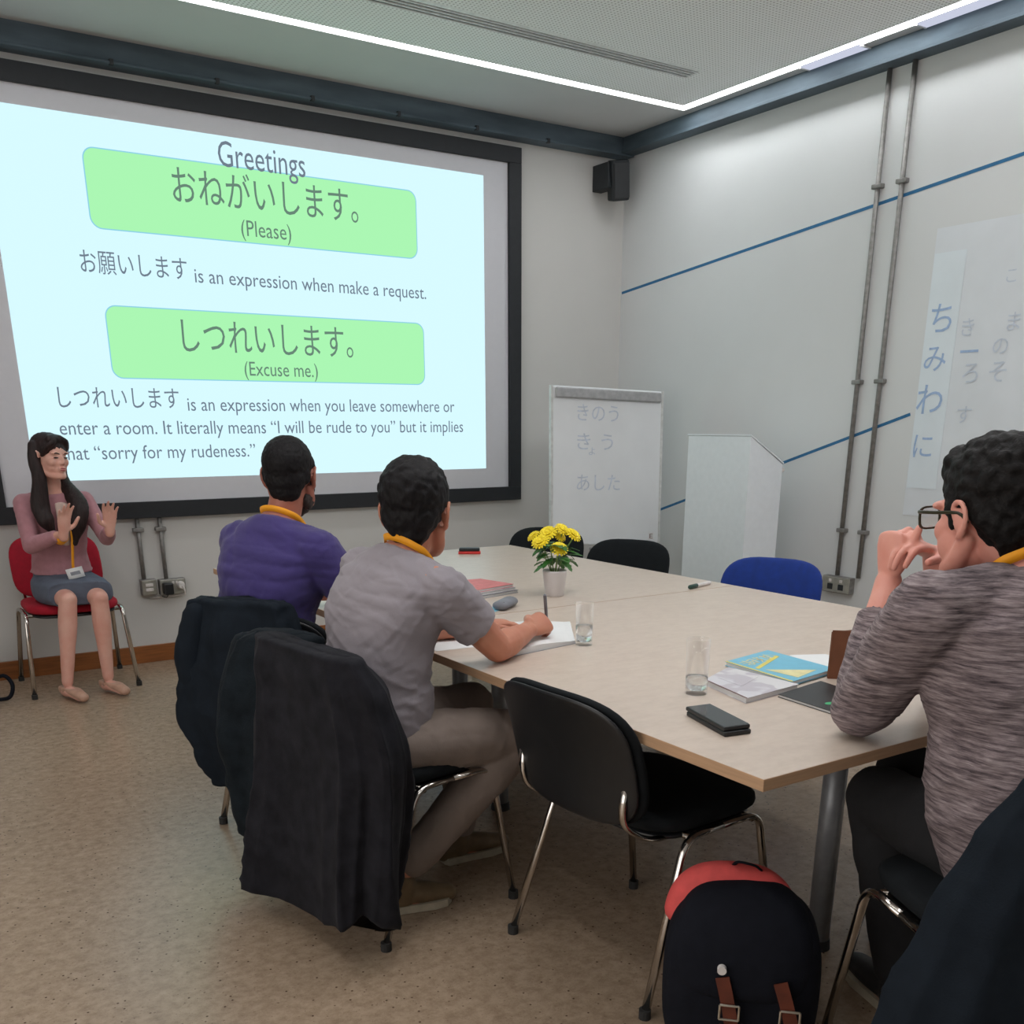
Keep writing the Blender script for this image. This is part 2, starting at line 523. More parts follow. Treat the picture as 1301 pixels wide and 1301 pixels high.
def text_mesh(s, x0, x1, z, size, extr=0.0):
    """text in the XZ plane facing -Y, fitted between x0 and x1, baseline z"""
    c = bpy.data.curves.new('t', 'FONT'); c.body = s; c.size = size; c.resolution_u = 3
    if extr: c.extrude = extr
    o = bpy.data.objects.new('t', c); C.objects.link(o)
    me = bpy.data.meshes.new_from_object(o.evaluated_get(bpy.context.evaluated_depsgraph_get()))
    bpy.data.objects.remove(o); bpy.data.curves.remove(c)
    n = len(me.vertices)
    co = np.empty(n * 3); me.vertices.foreach_get('co', co); co = co.reshape(-1, 3)
    a, b = co[:, 0].min(), co[:, 0].max()
    k = (x1 - x0) / (b - a) if x1 is not None else 1
    out = np.stack([(co[:, 0] - a) * k + x0, -co[:, 2], co[:, 1] + z], 1)
    me.vertices.foreach_set('co', out.ravel()); me.update()
    return me

# ------------------------------------------------------------------ room
XW, YW, XL, YB, ZC = 5.008, 6.20, -2.6, -2.8, 3.27
def struct(name, g, m, parent=None, **kw):
    o = g.obj(name, m, parent, **kw)
    if parent is None:
        o['kind'] = 'structure'
    return o
struct('floor', G().box((XL, YB, -0.1), (XW + 0.1, YW + 0.1, 0)), M['floor'])
struct('wall_back', G().box((XL - 0.1, YB - 0.1, 0), (XW + 0.1, YB, 3.6)), M['wall'])
struct('wall_left', G().box((XL - 0.1, YB, 0), (XL, YW + 0.1, 3.6)), M['wall'])
struct('wall_front', G().box((XL, YW, 0), (XW + 0.1, YW + 0.1, 3.6)), M['wall_light_tint'])
wr = struct('wall_right', G().box((XW, YB, 0), (XW + 0.1, YW, 3.6)), M['wall'])
# painted blue lines on the right wall: thin flush tape strips
def wall_line(a, b, wd=0.0085):
    a = V((XW - 0.0015, a[0], a[1])); b = V((XW - 0.0015, b[0], b[1]))
    d = (b - a).normalized(); n = V((1, 0, 0)).cross(d) * wd
    g = G(); e = V((0.0015, 0, 0))
    ps = [a - n, b - n, b + n, a + n]
    g.add([p for p in ps] + [p + e for p in ps], [(0, 1, 2, 3), (7, 6, 5, 4), (0, 1, 5, 4), (1, 2, 6, 5), (2, 3, 7, 6), (3, 0, 4, 7)])
    return g
def line_pt(y, p, q):
    return (y, p[1] + (q[1] - p[1]) * (y - p[0]) / (q[0] - p[0]))
b1 = ((6.19, 2.303), (3.166, 2.623))
tag(wall_line(line_pt(6.19, *b1), line_pt(1.0, *b1)).obj('wall_stripe', M['blue_paint']),
    'thin blue diagonal stripe on the right wall, the upper one crossing both conduits', 'stripe')
b2 = ((5.719, 0.769), (3.58, 1.455))
tag(wall_line(line_pt(6.1, *b2), line_pt(3.62, *b2)).obj('wall_stripe', M['blue_paint']),
    'thin blue diagonal stripe on the right wall, the lower one running behind the white lectern', 'stripe')
struct('baseboard_front', G().box((XL, YW - 0.018, 0), (XW, YW, 0.105)), M['baseboard'], bevel=0.003)

# ceiling: plain plaster margin and a perforated field inside the LED line
LX0, LX1, LY0, LY1 = 0.2, 4.765, 0.1, 5.345
LWD = 0.072
ce = struct('ceiling', G().box((XL, LY1 + LWD, ZC), (XW, YW, ZC + 0.1)).box((XL, YB, ZC), (XW, LY0 - LWD, ZC + 0.1))
            .box((XL, LY0 - LWD, ZC), (LX0 - LWD, LY1 + LWD, ZC + 0.1)).box((LX1 + LWD, LY0 - LWD, ZC), (XW, LY1 + LWD, ZC + 0.1)), M['plaster'])
VX0, VX1, VY0, VY1 = 0.9, 4.42, 4.80, 4.955
G().box((LX0, LY0, ZC), (LX1, VY0, ZC + 0.1)).box((LX0, VY1, ZC), (LX1, LY1, ZC + 0.1)).box((LX0, VY0, ZC), (VX0, VY1, ZC + 0.1)).box((VX1, VY0, ZC), (LX1, VY1, ZC + 0.1)).obj('perforated_panel', M['perf'], ce)
led = empty('led_strip', (2, 5.36, ZC), 0, 'continuous bright white LED light line around the perforated ceiling field', 'ceiling light')
def lo(g, name, m, root, **kw):
    """object in world coordinates under an un-rotated empty"""
    o = g.obj(name, m, root, **kw)
    o.matrix_parent_inverse = root.matrix_basis.inverted()
    return o
def wp(o, root):
    o.parent = root
    o.matrix_parent_inverse = (Matrix.Translation(root.location) @ root.rotation_euler.to_matrix().to_4x4()).inverted()
    return o
def wobj(g, name, m, root, **kw):
    o = g.obj(name, m, None, **kw)
    return wp(o, root)
wobj(G().box((LX0, LY1, ZC + 0.004), (LX1, LY1 + LWD, ZC + 0.03)), 'light_diffuser', M['led'], led)
wobj(G().box((LX1, LY0, ZC + 0.004), (LX1 + LWD, LY1 + LWD, ZC + 0.03)), 'light_diffuser', M['led'], led)
wobj(G().box((LX0 - LWD, LY0, ZC + 0.004), (LX0, LY1 + LWD, ZC + 0.03)), 'light_diffuser', M['led'], led)
wobj(G().box((LX0, LY0 - LWD, ZC + 0.004), (LX1 + LWD, LY0, ZC + 0.03)), 'light_diffuser', M['led'], led)

vent = empty('air_vent', (2.5, 4.9, ZC), 0, 'long linear slot air diffuser recessed in the perforated ceiling', 'vent')
vf = G()
sl = [VY0 + 0.008 + k * 0.033 for k in range(4)]
wobj(G().box((VX0, VY0, ZC + 0.006), (VX1, VY1, ZC + 0.02)), 'backing', M['dark'], vent)
for k in range(5):
    y0 = VY0 + (0, .046, .078, .110, .143)[k]
    wobj(G().box((VX0, y0, ZC - 0.001), (VX1, y0 + (.028 if k == 0 else .009), ZC + 0.005)), 'slat', M['vent_white'], vent)

# skylight-like frosted panels by the right beam
for a, b, lab in ((4.06, 4.46, 'frosted lit ceiling panel beside the right beam, nearer the screen corner'), (3.0, 3.72, 'frosted lit ceiling panel beside the right beam, nearer the camera')):
    o = empty('ceiling_panel', (4.86, a, ZC), 0, lab, 'ceiling panel', 'frosted ceiling panels')
    wobj(G().box((4.825, a, ZC - 0.004), (4.905, b, ZC + 0.02)), 'pane', M['skylight'], o)
    wobj(G().box((4.825, a - 0.008, ZC - 0.008), (4.905, a, ZC + 0.02)).box((4.825, b, ZC - 0.008), (4.905, b + 0.008, ZC + 0.02)), 'frame', M['white_metal'], o)

# steel channel beams
bm_ = empty('steel_beam', (2, YW - 0.06, 3.16), 0, 'blue-grey steel channel beam along the top of the screen wall', 'beam')
wobj(G().box((XL, YW - 0.10, 3.165), (XW - 0.02, YW - 0.09, ZC)), 'web', M['steel_paint'], bm_)
wobj(G().box((XL, YW - 0.12, 3.155), (XW - 0.02, YW, 3.167)), 'flange', M['steel_paint'], bm_, bevel=0.002)
for x in np.arange(0.4, 4.6, 0.55):
    wobj(G().box((x, YW - 0.125, 3.150), (x + 0.02, YW - 0.10, 3.175)), 'clip', M['dark'], bm_)
bm2 = empty('steel_beam', (XW - 0.06, 3, 3.16), 0, 'blue-grey steel channel beam along the top of the right wall', 'beam')
wobj(G().box((XW - 0.10, YB, 3.185), (XW - 0.09, YW - 0.1, ZC)), 'web', M['steel_paint'], bm2)
wobj(G().box((XW - 0.115, YB, 3.17), (XW, YW - 0.1, 3.187)), 'flange', M['steel_paint'], bm2, bevel=0.002)

# ------------------------------------------------------------------ projection screen
scr = empty('projection_screen', (2.35, YW, 2.0), 0, 'large fixed projection screen with black frame showing the Greetings slide', 'projection screen')
SX0, SX1, SZ0, SZ1 = 0.60, 4.098, 0.868, 3.116
ix0, ix1, iz0, iz1 = 0.70, 4.0, 0.962, 3.022
yf0, yf1 = YW - 0.045, YW
for a, b in (((SX0, yf0, SZ0), (SX1, yf1, iz0)), ((SX0, yf0, iz1), (SX1, yf1, SZ1)), ((SX0, yf0, iz0), (ix0, yf1, iz1)), ((ix1, yf0, iz0), (SX1, yf1, iz1))):
    wobj(G().box(a, b), 'frame_bar', M['black_frame'], scr, bevel=0.003)
wobj(G().box((ix0, YW - 0.022, iz0), (ix1, YW - 0.012, iz1)), 'screen_surface', M['screen'], scr)
img = wobj(G().box((0.868, YW - 0.0235, 1.093), (3.811, YW - 0.0225, 2.927)), 'projected_image', M['slide'], scr)
def rrect(x0, x1, z0, z1, r, y0, y1):
    pts = []
    for cx, cz, a0 in ((x1 - r, z1 - r, 0), (x0 + r, z1 - r, 90), (x0 + r, z0 + r, 180), (x1 - r, z0 + r, 270)):
        for k in range(7):
            a = math.radians(a0 + 15 * k)
            pts.append((cx + r * math.cos(a), cz + r * math.sin(a)))
    n = len(pts)
    return G().add([(p[0], y0, p[1]) for p in pts] + [(p[0], y1, p[1]) for p in pts],
                   [tuple(range(n)), tuple(range(2 * n - 1, n - 1, -1))] + [(i, (i + 1) % n, n + (i + 1) % n, n + i) for i in range(n)])
for (x0, x1, z0, z1) in ((1.335, 3.305, 2.40, 2.778), (1.352, 3.334, 1.645, 2.014)):
    wobj(rrect(x0 - .006, x1 + .006, z0 - .006, z1 + .006, 0.06, YW - 0.0242, YW - 0.0236), 'panel_outline', M['slide_line'], img)
    wobj(rrect(x0, x1, z0, z1, 0.055, YW - 0.0250, YW - 0.0243), 'green_panel', M['slide_green'], img)
    break
g2 = (1.352, 3.334, 1.645, 2.014)
wobj(rrect(g2[0] - .006, g2[1] + .006, g2[2] - .006, g2[3] + .006, 0.06, YW - 0.0242, YW - 0.0236), 'panel_outline', M['slide_line'], img)
wobj(rrect(*g2, 0.055, YW - 0.0250, YW - 0.0243), 'green_panel', M['slide_green'], img)
def stxt(s, x0, x1, z, size, m='slide_text', off=0.0):
    me = text_mesh(s, x0, x1, z, size)
    me.transform(Matrix.Translation((0, YW - 0.0262 - off, 0)))
    o = link('text_line', me, M[m]); wp(o, img)
    return o
stxt('Greetings', 2.059, 2.576, 2.775, 0.185)
stxt('おねがいします。', 1.786, 2.905, 2.577, 0.205, 'slide_text_green')
stxt('(Please)', 2.159, 2.462, 2.432, 0.120, 'slide_text_green')
stxt('お願いします', 1.251, 1.823, 2.182, 0.130)
stxt('is an expression when make a request.', 1.863, 3.363, 2.165, 0.108)
stxt('しつれいします。', 1.756, 2.827, 1.805, 0.205, 'slide_text_green')
stxt('(Excuse me.)', 2.110, 2.578, 1.672, 0.115, 'slide_text_green')
stxt('しつれいします', 1.045, 1.703, 1.490, 0.128)
stxt('is an expression when you leave somewhere or', 1.749, 3.559, 1.470, 0.108)
stxt('enter a room. It literally means “I will be rude to you” but it implies', 1.03, 3.625, 1.340, 0.108)
stxt('that “sorry for my rudeness.”', 1.017, 2.136, 1.205, 0.108)

# ------------------------------------------------------------------ services on the walls
def conduit(root_lab, pts, r, clamps, axis):
    o = empty('conduit', pts[0], 0, root_lab, 'conduit', None)
    g = G().tube(pts, r, 12)
    wobj(g, 'pipe', M['galv'], o, smooth=True)
    for c in clamps:
        c = V(c)
        if axis == 'x':   # on right wall
            gg = G().box(c + V((-0.017, -0.032, -0.012)), c + V((0.02, 0.032, 0.012)))
        else:
            gg = G().box(c + V((-0.032, -0.017, -0.012)), c + V((0.032, 0.02, 0.012)))
        wobj(gg, 'saddle_clamp', M['galv'], o, bevel=0.005)
    return o
conduit('galvanised steel conduit on the right wall, the one nearer the screen', [(XW - 0.02, 3.985, 0.51), (XW - 0.02, 3.985, 3.17)], 0.0135,
        [(XW - 0.02, 3.985, z) for z in (0.78, 1.62, 2.62)], 'x')
conduit('galvanised steel conduit on the right wall, the one nearer the whiteboard film', [(XW - 0.02, 3.83, 0.51), (XW - 0.02, 3.83, 3.17)], 0.0135,
        [(XW - 0.02, 3.83, z) for z in (0.78, 1.62, 2.62)], 'x')
conduit('short conduit below the screen, the one nearer the seated woman', [(1.385, YW - 0.02, 0.51), (1.385, YW - 0.02, 0.868)], 0.0125, [(1.385, YW - 0.02, 0.80)], 'y')
conduit('short conduit below the screen leading to the double socket', [(1.515, YW - 0.02, 0.50), (1.515, YW - 0.02, 0.868)], 0.0125, [(1.515, YW - 0.02, 0.80)], 'y')
def socket_box(lab, c, hw, hh, axis, extra):
    o = empty('wall_socket', c, 0, lab, 'socket')
    x, y, z = c
    def bx(a, b):   # a,b in (along, depth, z)
        if axis == 'x':
            return G().box((x - b[1], y + a[0], z + a[2]), (x - a[1], y + b[0], z + b[2]))
        return G().box((x + a[0], y - b[1], z + a[2]), (x + b[0], y - a[1], z + b[2]))
    wobj(bx((-hw, 0, -hh), (hw, 0.042, hh)), 'back_box', M['galv'], o, bevel=0.004)
    wobj(bx((-hw + .004, 0.042, -hh + .004), (hw - .004, 0.048, hh - .004)), 'face_plate', M['socket_face'], o, bevel=0.002)
    for (a, b, m, nm) in extra:
        wobj(bx(a, b), nm, M[m], o, bevel=0.002)
    return o
socket_box('small square metal data outlet below the screen', (1.405, YW, 0.462), 0.045, 0.047, 'y',
           [((-0.022, 0.048, 0.006), (0.022, 0.053, 0.024), 'white_plug', 'outlet_module'), ((-0.022, 0.048, -0.022), (0.022, 0.053, -0.004), 'white_plug', 'outlet_module')])
socket_box('double metal socket below the screen with plugs in it', (1.545, YW, 0.455), 0.078, 0.047, 'y',
           [((-0.005, 0.048, 0.018), (0.008, 0.053, 0.034), 'white_plug', 'switch'), ((0.016, 0.048, 0.018), (0.028, 0.053, 0.034), 'white_plug', 'switch')])
o = empty('power_adaptor', (1.51, YW - 0.07, 0.455), 0, 'black power adaptor plugged into the left of the double socket', 'adaptor')
wobj(G().box((1.478, YW - 0.105, 0.415), (1.535, YW - 0.048, 0.485)), 'body', M['black_plastic'], o, bevel=0.008)
wobj(G().tube([(1.50, YW - 0.09, 0.42), (1.49, YW - 0.085, 0.40), (1.47, YW - 0.06, 0.405)], 0.003, 8, smooth=3), 'cable', M['black_plastic'], o, smooth=True)
o = empty('mains_plug', (1.59, YW - 0.06, 0.45), 0, 'white plug with white lead in the right of the double socket', 'plug')
wobj(G().tube([(1.59, YW - 0.047, 0.462), (1.59, YW - 0.085, 0.462)], [0.025, 0.019], 16), 'body', M['white_plug'], o, smooth=False, bevel=0.003)
wobj(G().tube([(1.592, YW - 0.085, 0.458), (1.598, YW - 0.10, 0.44), (1.60, YW - 0.085, 0.41), (1.58, YW - 0.03, 0.398), (1.50, YW - 0.015, 0.395), (1.41, YW - 0.012, 0.392)], 0.0045, 8, smooth=4), 'cable', M['white_plug'], o, smooth=True)
socket_box('double metal socket at the foot of the two conduits on the right wall', (XW, 3.97, 0.455), 0.105, 0.05, 'x',
           [((-0.06, 0.048, -0.03), (-0.02, 0.0495, 0.005), 'dark', 'pin_holes'), ((0.02, 0.048, -0.03), (0.06, 0.0495, 0.005), 'dark', 'pin_holes'),
            ((-0.05, 0.048, 0.015), (-0.03, 0.053, 0.033), 'white_plug', 'switch'), ((0.03, 0.048, 0.015), (0.05, 0.053, 0.033), 'white_plug', 'switch')])
o = empty('wall_speaker', (4.80, 6.05, 2.99), 0, 'small black loudspeaker bracketed in the corner above the flip chart', 'speaker')
def rot_box(c, sz, rz, rx=0, ry=0):
    m_ = Matrix.Translation(c) @ Matrix.Rotation(rz, 4, 'Z') @ Matrix.Rotation(ry, 4, 'Y') @ Matrix.Rotation(rx, 4, 'X')
    g = G().box([-s_ / 2 for s_ in sz], [s_ / 2 for s_ in sz])
    g.v = [tuple(m_ @ V(p)) for p in g.v]
    return g
wobj(rot_box((4.815, 6.03, 2.985), (0.125, 0.12, 0.245), math.radians(-22), math.radians(12), math.radians(-6)), 'cabinet', M['speaker'], o, bevel=0.012)
wobj(rot_box((4.795, 5.966, 2.97), (0.11, 0.012, 0.215), math.radians(-22), math.radians(12), math.radians(-6)), 'grille', M['dark'], o, bevel=0.006)
wobj(G().box((4.72, 6.02, 2.93), (4.80, 6.20, 3.09)), 'bracket', M['speaker'], o, bevel=0.004)

# whiteboard film on right wall
def film(name, y0, y1, z0, z1, d, m, lab):
    o = G().box((XW - d - 0.002, y1, z0), (XW - d, y0, z1)).obj(name, m)
    tag(o, lab, 'whiteboard sheet')
    return o
wbo = film('whiteboard_sheet', 3.59, 0.9, 0.9, 2.36, 0.0005, M['wb_sheet'], 'large whiteboard film on the right wall behind the man in the marled sweater')
wb2 = film('whiteboard_sheet', 3.585, 3.40, 1.05, 2.24, 0.003, M['wb_sheet2'], 'narrow pale bluish strip of film overlapping the left edge of the large whiteboard film')
def wtxt(s, y, z, size, m='ink_dark', rot=0.0, par=wbo):
    me = text_mesh(s, 0, None, 0, size)
    me.transform(Matrix.Translation((XW - 0.0065, y, z)) @ Matrix.Rotation(rot, 4, 'X') @ Matrix.Rotation(-PI / 2, 4, 'Z'))
    o = link('handwriting', me, M[m]); wp(o, par)
wtxt('ち', 3.56, 1.86, 0.17, 'ink_dark'); wtxt('み', 3.57, 1.67, 0.15, 'ink_dark'); wtxt('わ', 3.585, 1.45, 0.18, 'ink_dark'); wtxt('に', 3.57, 1.22, 0.15, 'ink_dark')
wtxt('き', 3.37, 1.83, 0.10, 'ink'); wtxt('ろ', 3.33, 1.60, 0.12, 'ink'); wtxt('そ', 3.18, 1.60, 0.12, 'ink'); wtxt('ー', 3.36, 1.70, 0.13, 'ink_dark')
wtxt('ま', 3.12, 1.84, 0.10, 'ink'); wtxt('の', 3.18, 1.73, 0.10, 'ink'); wtxt('こ', 3.16, 2.06, 0.08, 'ink'); wtxt('り', 2.93, 1.62, 0.14, 'ink_dark'); wtxt('へ', 2.95, 1.50, 0.12, 'ink')
wtxt('さ', 2.98, 1.92, 0.10, 'ink'); wtxt('す', 3.33, 1.40, 0.1, 'ink')

# ------------------------------------------------------------------ lectern
o = empty('lectern', (4.5, 4.45, 0), 0, 'tall white lectern with sloping top by the right wall', 'lectern')
a, b, c_, d_ = 4.36, 4.64, 4.18, 4.70
g = G()
g.add([(a, c_, 0), (b, c_, 0), (b, d_, 0), (a, d_, 0), (a, c_, 1.325), (b, c_, 1.165), (b, d_, 1.165), (a, d_, 1.325)],
      [(3, 2, 1, 0), (4, 5, 6, 7), (0, 1, 5, 4), (1, 2, 6, 5), (2, 3, 7, 6), (3, 0, 4, 7)])
wobj(g, 'cabinet', M['white_lam'], o, bevel=0.004)
wobj(G().add([(a - .004, c_ - .004, 1.3275), (b + .004, c_ - .004, 1.1675), (b + .004, d_ + .004, 1.1675), (a - .004, d_ + .004, 1.3275),
              (a - .004, c_ - .004, 1.335), (b + .004, c_ - .004, 1.175), (b + .004, d_ + .004, 1.175), (a - .004, d_ + .004, 1.335)],
             [(3, 2, 1, 0), (4, 5, 6, 7), (0, 1, 5, 4), (1, 2, 6, 5), (2, 3, 7, 6), (3, 0, 4, 7)]), 'reading_surface', M['white_lam'], o)
wobj(G().tube([(b + 0.002, c_ + .03, 1.14), (b + 0.035, c_ + .03, 1.13)], 0.014, 14), 'lamp_knob', M['white_plug'], o, smooth=False)

# ------------------------------------------------------------------ flip chart
fc = empty('flip_chart', (4.22, 5.32, 0), 0, 'white flip chart easel with faint blue handwriting standing in the corner', 'flip chart')
A = [V((3.80, 5.36, 0.63)), V((4.68, 5.28, 0.60)), V((4.65, 5.36, 1.64)), V((3.785, 5.44, 1.63))]   # bl, br, tr, tl
ux = (A[1] - A[0]).normalized(); uz = (A[3] - A[0]); uz = (uz - ux * uz.dot(ux)).normalized(); un = uz.cross(ux).normalized()   # un points away from the viewer or towards
if un.y > 0: un = -un
BW, BH = (A[1] - A[0]).length, (A[3] - A[0]).length
def fp(u, v, d): return A[0] + ux * u + uz * v + un * d
def fbox(u0, v0, d0, u1, v1, d1):
    return G().add([fp(u0, v0, d0), fp(u1, v0, d0), fp(u1, v0, d1), fp(u0, v0, d1), fp(u0, v1, d0), fp(u1, v1, d0), fp(u1, v1, d1), fp(u0, v1, d1)],
                   [(3, 2, 1, 0), (4, 5, 6, 7), (0, 1, 5, 4), (1, 2, 6, 5), (2, 3, 7, 6), (3, 0, 4, 7)])
wobj(fbox(0, 0, -0.02, BW, BH, 0), 'board', M['wb'], fc, bevel=0.012, seg=3)
wobj(fbox(0.0, 0.0, -0.022, 0.018, BH, 0.004), 'edge_trim', M['white_metal'], fc, bevel=0.003)
wobj(fbox(BW - 0.018, 0, -0.022, BW, BH, 0.004), 'edge_trim', M['white_metal'], fc, bevel=0.003)
wobj(fbox(0.03, BH - 0.075, 0.001, BW - 0.03, BH - 0.012, 0.022), 'paper_clamp', M['silver'], fc, bevel=0.009, seg=3)
wobj(fbox(0.30, -0.035, 0.0, BW - 0.13, -0.015, 0.05), 'pen_tray', M['silver'], fc, bevel=0.004)
def ftxt(s, u, v, size, wd):
    me = text_mesh(s, 0, wd, 0, size)
    m4 = Matrix.Identity(4)
    m4.col[0] = (*ux, 0); m4.col[1] = (*(-un), 0); m4.col[2] = (*uz, 0); m4.col[3] = (*fp(u, v, 0.0015), 1)
    me.transform(m4)
    wp(link('handwriting', me, M['ink']), fc)
ftxt('きのう', 0.20, 0.80, 0.12, 0.32); ftxt('き う', 0.20, 0.62, 0.12, 0.28); ftxt('ょ', 0.29, 0.585, 0.07, 0.05); ftxt('あした', 0.20, 0.36, 0.12, 0.34)
wobj(fbox(BW - 0.10, 0.025, 0.0005, BW - 0.055, 0.075, 0.002), 'maker_sticker', M['paper'], fc)
me = text_mesh('E', 0, 0.026, 0, 0.045)
m4 = Matrix.Identity(4); m4.col[0] = (*ux, 0); m4.col[1] = (*(-un), 0); m4.col[2] = (*uz, 0); m4.col[3] = (*fp(BW - 0.09, 0.034, 0.003), 1)
me.transform(m4); wp(link('sticker_print', me, M['leather']), fc)
top = fp(BW / 2, BH * 0.75, -0.04)
for q in (V((3.86, 5.42, 0)), V((4.60, 5.36, 0)), V((4.33, 5.95, 0))):
    wobj(G().tube([top, q], 0.0125, 12), 'leg', M['silver'], fc, smooth=True)

# ------------------------------------------------------------------ tables
TX0, TX1, TZ = 1.412, 3.14, 0.73
def table(y0, y1, legs, lab):
    o = empty('meeting_table', ((TX0 + TX1) / 2, (y0 + y1) / 2, 0), 0, lab, 'table', None)
    wobj(G().box((TX0 + .0015, y0 + .0015, TZ - 0.026), (TX1 - .0015, y1 - .0015, TZ)), 'tabletop', M['table'], o)
    e = 0.0015
    wobj(G().box((TX0, y0, TZ - 0.026), (TX0 + e, y1, TZ - .0005)).box((TX1 - e, y0, TZ - 0.026), (TX1, y1, TZ - .0005))
         .box((TX0 + e, y0, TZ - 0.026), (TX1 - e, y0 + e, TZ - .0005)).box((TX0 + e, y1 - e, TZ - 0.026), (TX1 - e, y1, TZ - .0005)), 'edge_band', M['edge'], o)
    for x in (TX0 + 0.17, TX1 - 0.2):
        wobj(G().box((x, y0 + 0.12, TZ - 0.066), (x + 0.04, y1 - 0.12, TZ - 0.026)), 'rail', M['leg_grey'], o, bevel=0.004)
    for y in (y0 + 0.12, y1 - 0.16):
        wobj(G().box((TX0 + 0.21, y, TZ - 0.066), (TX1 - 0.2, y + 0.04, TZ - 0.026)), 'rail', M['leg_grey'], o, bevel=0.004)
    for x, y in legs:
        l = wobj(G().tube([(x, y, 0.03), (x, y, TZ - 0.028)], 0.031, 20), 'leg', M['leg_grey'], o, smooth=True)
        wobj(G().tube([(x, y, 0.0), (x, y, 0.03)], [0.036, 0.033], 20), 'foot', M['rubber'], l)
    return o
table(1.253, 3.040, [(2.055, 1.58), (2.85, 1.45), (1.87, 2.95), (2.95, 2.90)], 'near birch-topped meeting table with a corner pointing at the camera')
table(3.043, 4.83, [(1.87, 3.24), (2.95, 3.24), (1.62, 4.66), (2.95, 4.66)], 'far birch-topped meeting table beyond the seam, nearest the screen')

# ------------------------------------------------------------------ chairs
def cushion(w_, h_, th, bulge=0.25, n=40, ex=4.0, bend=None):
    """super-ellipse pad in local (u,v) with thickness t; returns rings in (u,v,t)"""
    def outline(k):
        pts = []
        for j in range(n):
            a = 2 * PI * j / n
            ca, sa = math.cos(a), math.sin(a)
            u = math.copysign(abs(ca) ** (2 / ex), ca) * w_ / 2 * k
            v = math.copysign(abs(sa) ** (2 / ex), sa) * h_ / 2 * k
            pts.append((u, v))
        return pts
    rings = []
    for k, t in ((0.02, -.5), (.3, -.5), (.6, -.5), (.85, -.49), (.95, -.42), (.99, -.25), (1, 0), (.99, .25), (.95, .42), (.85, .49), (.6, .5 + bulge * .15), (.3, .5 + bulge * .22), (.02, .5 + bulge * .25)):
        rings.append([(u, v, t * th) for u, v in outline(k)])
    return rings

def make_chair(pos, deg, label, fabric, group, shell='black_plastic', metal='chrome', back_h=0.34, bx=-0.245):
    root = empty('stacking_chair', (pos[0], pos[1], 0), math.radians(deg), label, 'chair', group)
    # seat pad
    rs = cushion(0.47, 0.42, 0.05)
    def seatmap(u, v, t):   # u across (Y), v depth (X)
        x = 0.035 + v; z = 0.462 + t + 0.10 * (u * u) * 0.6 - (0.5 * max(0, v - 0.12) ** 2)
        return (x, u, z)
    g = G().rings([[seatmap(*p) for p in r] for r in rs])
    child(g.obj('seat', M[fabric], None, smooth=True), root)
    rs = cushion(0.44, 0.39, 0.02, 0)
    g = G().rings([[(seatmap(*p)[0], seatmap(*p)[1], seatmap(*p)[2] - 0.036) for p in r] for r in rs])
    child(g.obj('seat_shell', M[shell], None, smooth=True), root)
    def backmap(u, v, t):
        z = 0.638 + v
        x = bx - (v / 0.34) * 0.085 - 0.06 * (v / 0.17) ** 2 * (0.2 if v < 0 else 0.35) + 0.55 * u * u + t
        return (x, u, z)
    rs = cushion(0.475, back_h, 0.032, 0.2, ex=3.6)
    child(G().rings([[backmap(p[0], p[1], p[2] + .012) for p in r] for r in rs]).obj('backrest', M[fabric], None, smooth=True), root)
    rs = cushion(0.465, back_h - 0.01, 0.014, 0, ex=3.6)
    child(G().rings([[backmap(p[0], p[1], p[2] - .012) for p in r] for r in rs]).obj('back_shell', M[shell], None, smooth=True), root)
    r = 0.0125
    for s in (-1, 1):
        for foot, bend_, mid in (((-0.24, s * 0.27, 0.012), (-0.10, s * 0.243, 0.437), (0.03, s * 0.243, 0.440)), ((0.24, s * 0.27, 0.012), (0.175, s * 0.243, 0.437), (0.03, s * 0.243, 0.440))):
            l = child(G().tube(fillet([foot, bend_, mid], 0.05, 6), [(r, r * 0.72)] * 9, 12).obj('leg', M[metal], None, smooth=True), root)
            child(G().tube([(foot[0], foot[1], 0.0), (foot[0], foot[1], 0.025)], 0.0155, 12).obj('foot_cap', M['rubber'], None), l)
        child(G().tube(fillet([(-0.02, s * 0.185, 0.425), (-0.17, s * 0.185, 0.425), (bx + .012, s * 0.19, 0.50), (bx + .022, s * 0.195, 0.60)], 0.06, 5), (0.011, 0.007), 12).obj('back_support', M[metal], None, smooth=True), root)
    for x in (-0.07, 0.15):
        child(G().tube([(x, -0.243, 0.428), (x, 0.243, 0.428)], 0.009, 10).obj('cross_bar', M[metal], None, smooth=True), root)
    return root

make_chair((1.640, 1.862), 4, 'empty black stacking chair with chrome legs tucked under the near corner of the table', 'black_fabric', 'meeting chairs', bx=-0.285)
make_chair((1.225, 2.53), 9, 'chrome-legged chair of the man in the grey T-shirt, charcoal coat over its back', 'black_fabric', 'meeting chairs')
make_chair((1.29, 3.31), 36, 'chair of the man in the purple T-shirt, hidden under black jackets', 'black_fabric', 'meeting chairs')
make_chair((0.90, 5.88), -90, 'red upholstered chair with chrome legs under the seated woman', 'red_fabric', 'meeting chairs')
make_chair((3.26, 3.04), 205, 'blue upholstered chair on the far side of the table', 'blue_fabric', 'meeting chairs', shell='blue_fabric')
make_chair((3.20, 3.98), 208, 'black chair behind the table between the yellow flowers and the blue chair', 'black_fabric', 'meeting chairs', shell='black_fabric')
make_chair((3.22, 4.72), 215, 'black chair behind the yellow flowers, below the flip chart', 'black_fabric', 'meeting chairs', shell='black_fabric')
make_chair((1.868, 0.945), 66, 'chrome-legged chair of the man in the marled sweater, navy coat on its back', 'black_fabric', 'meeting chairs')
# ------------------------------------------------------------------ people
def lerp(a, b, t): return V(a) * (1 - t) + V(b) * t

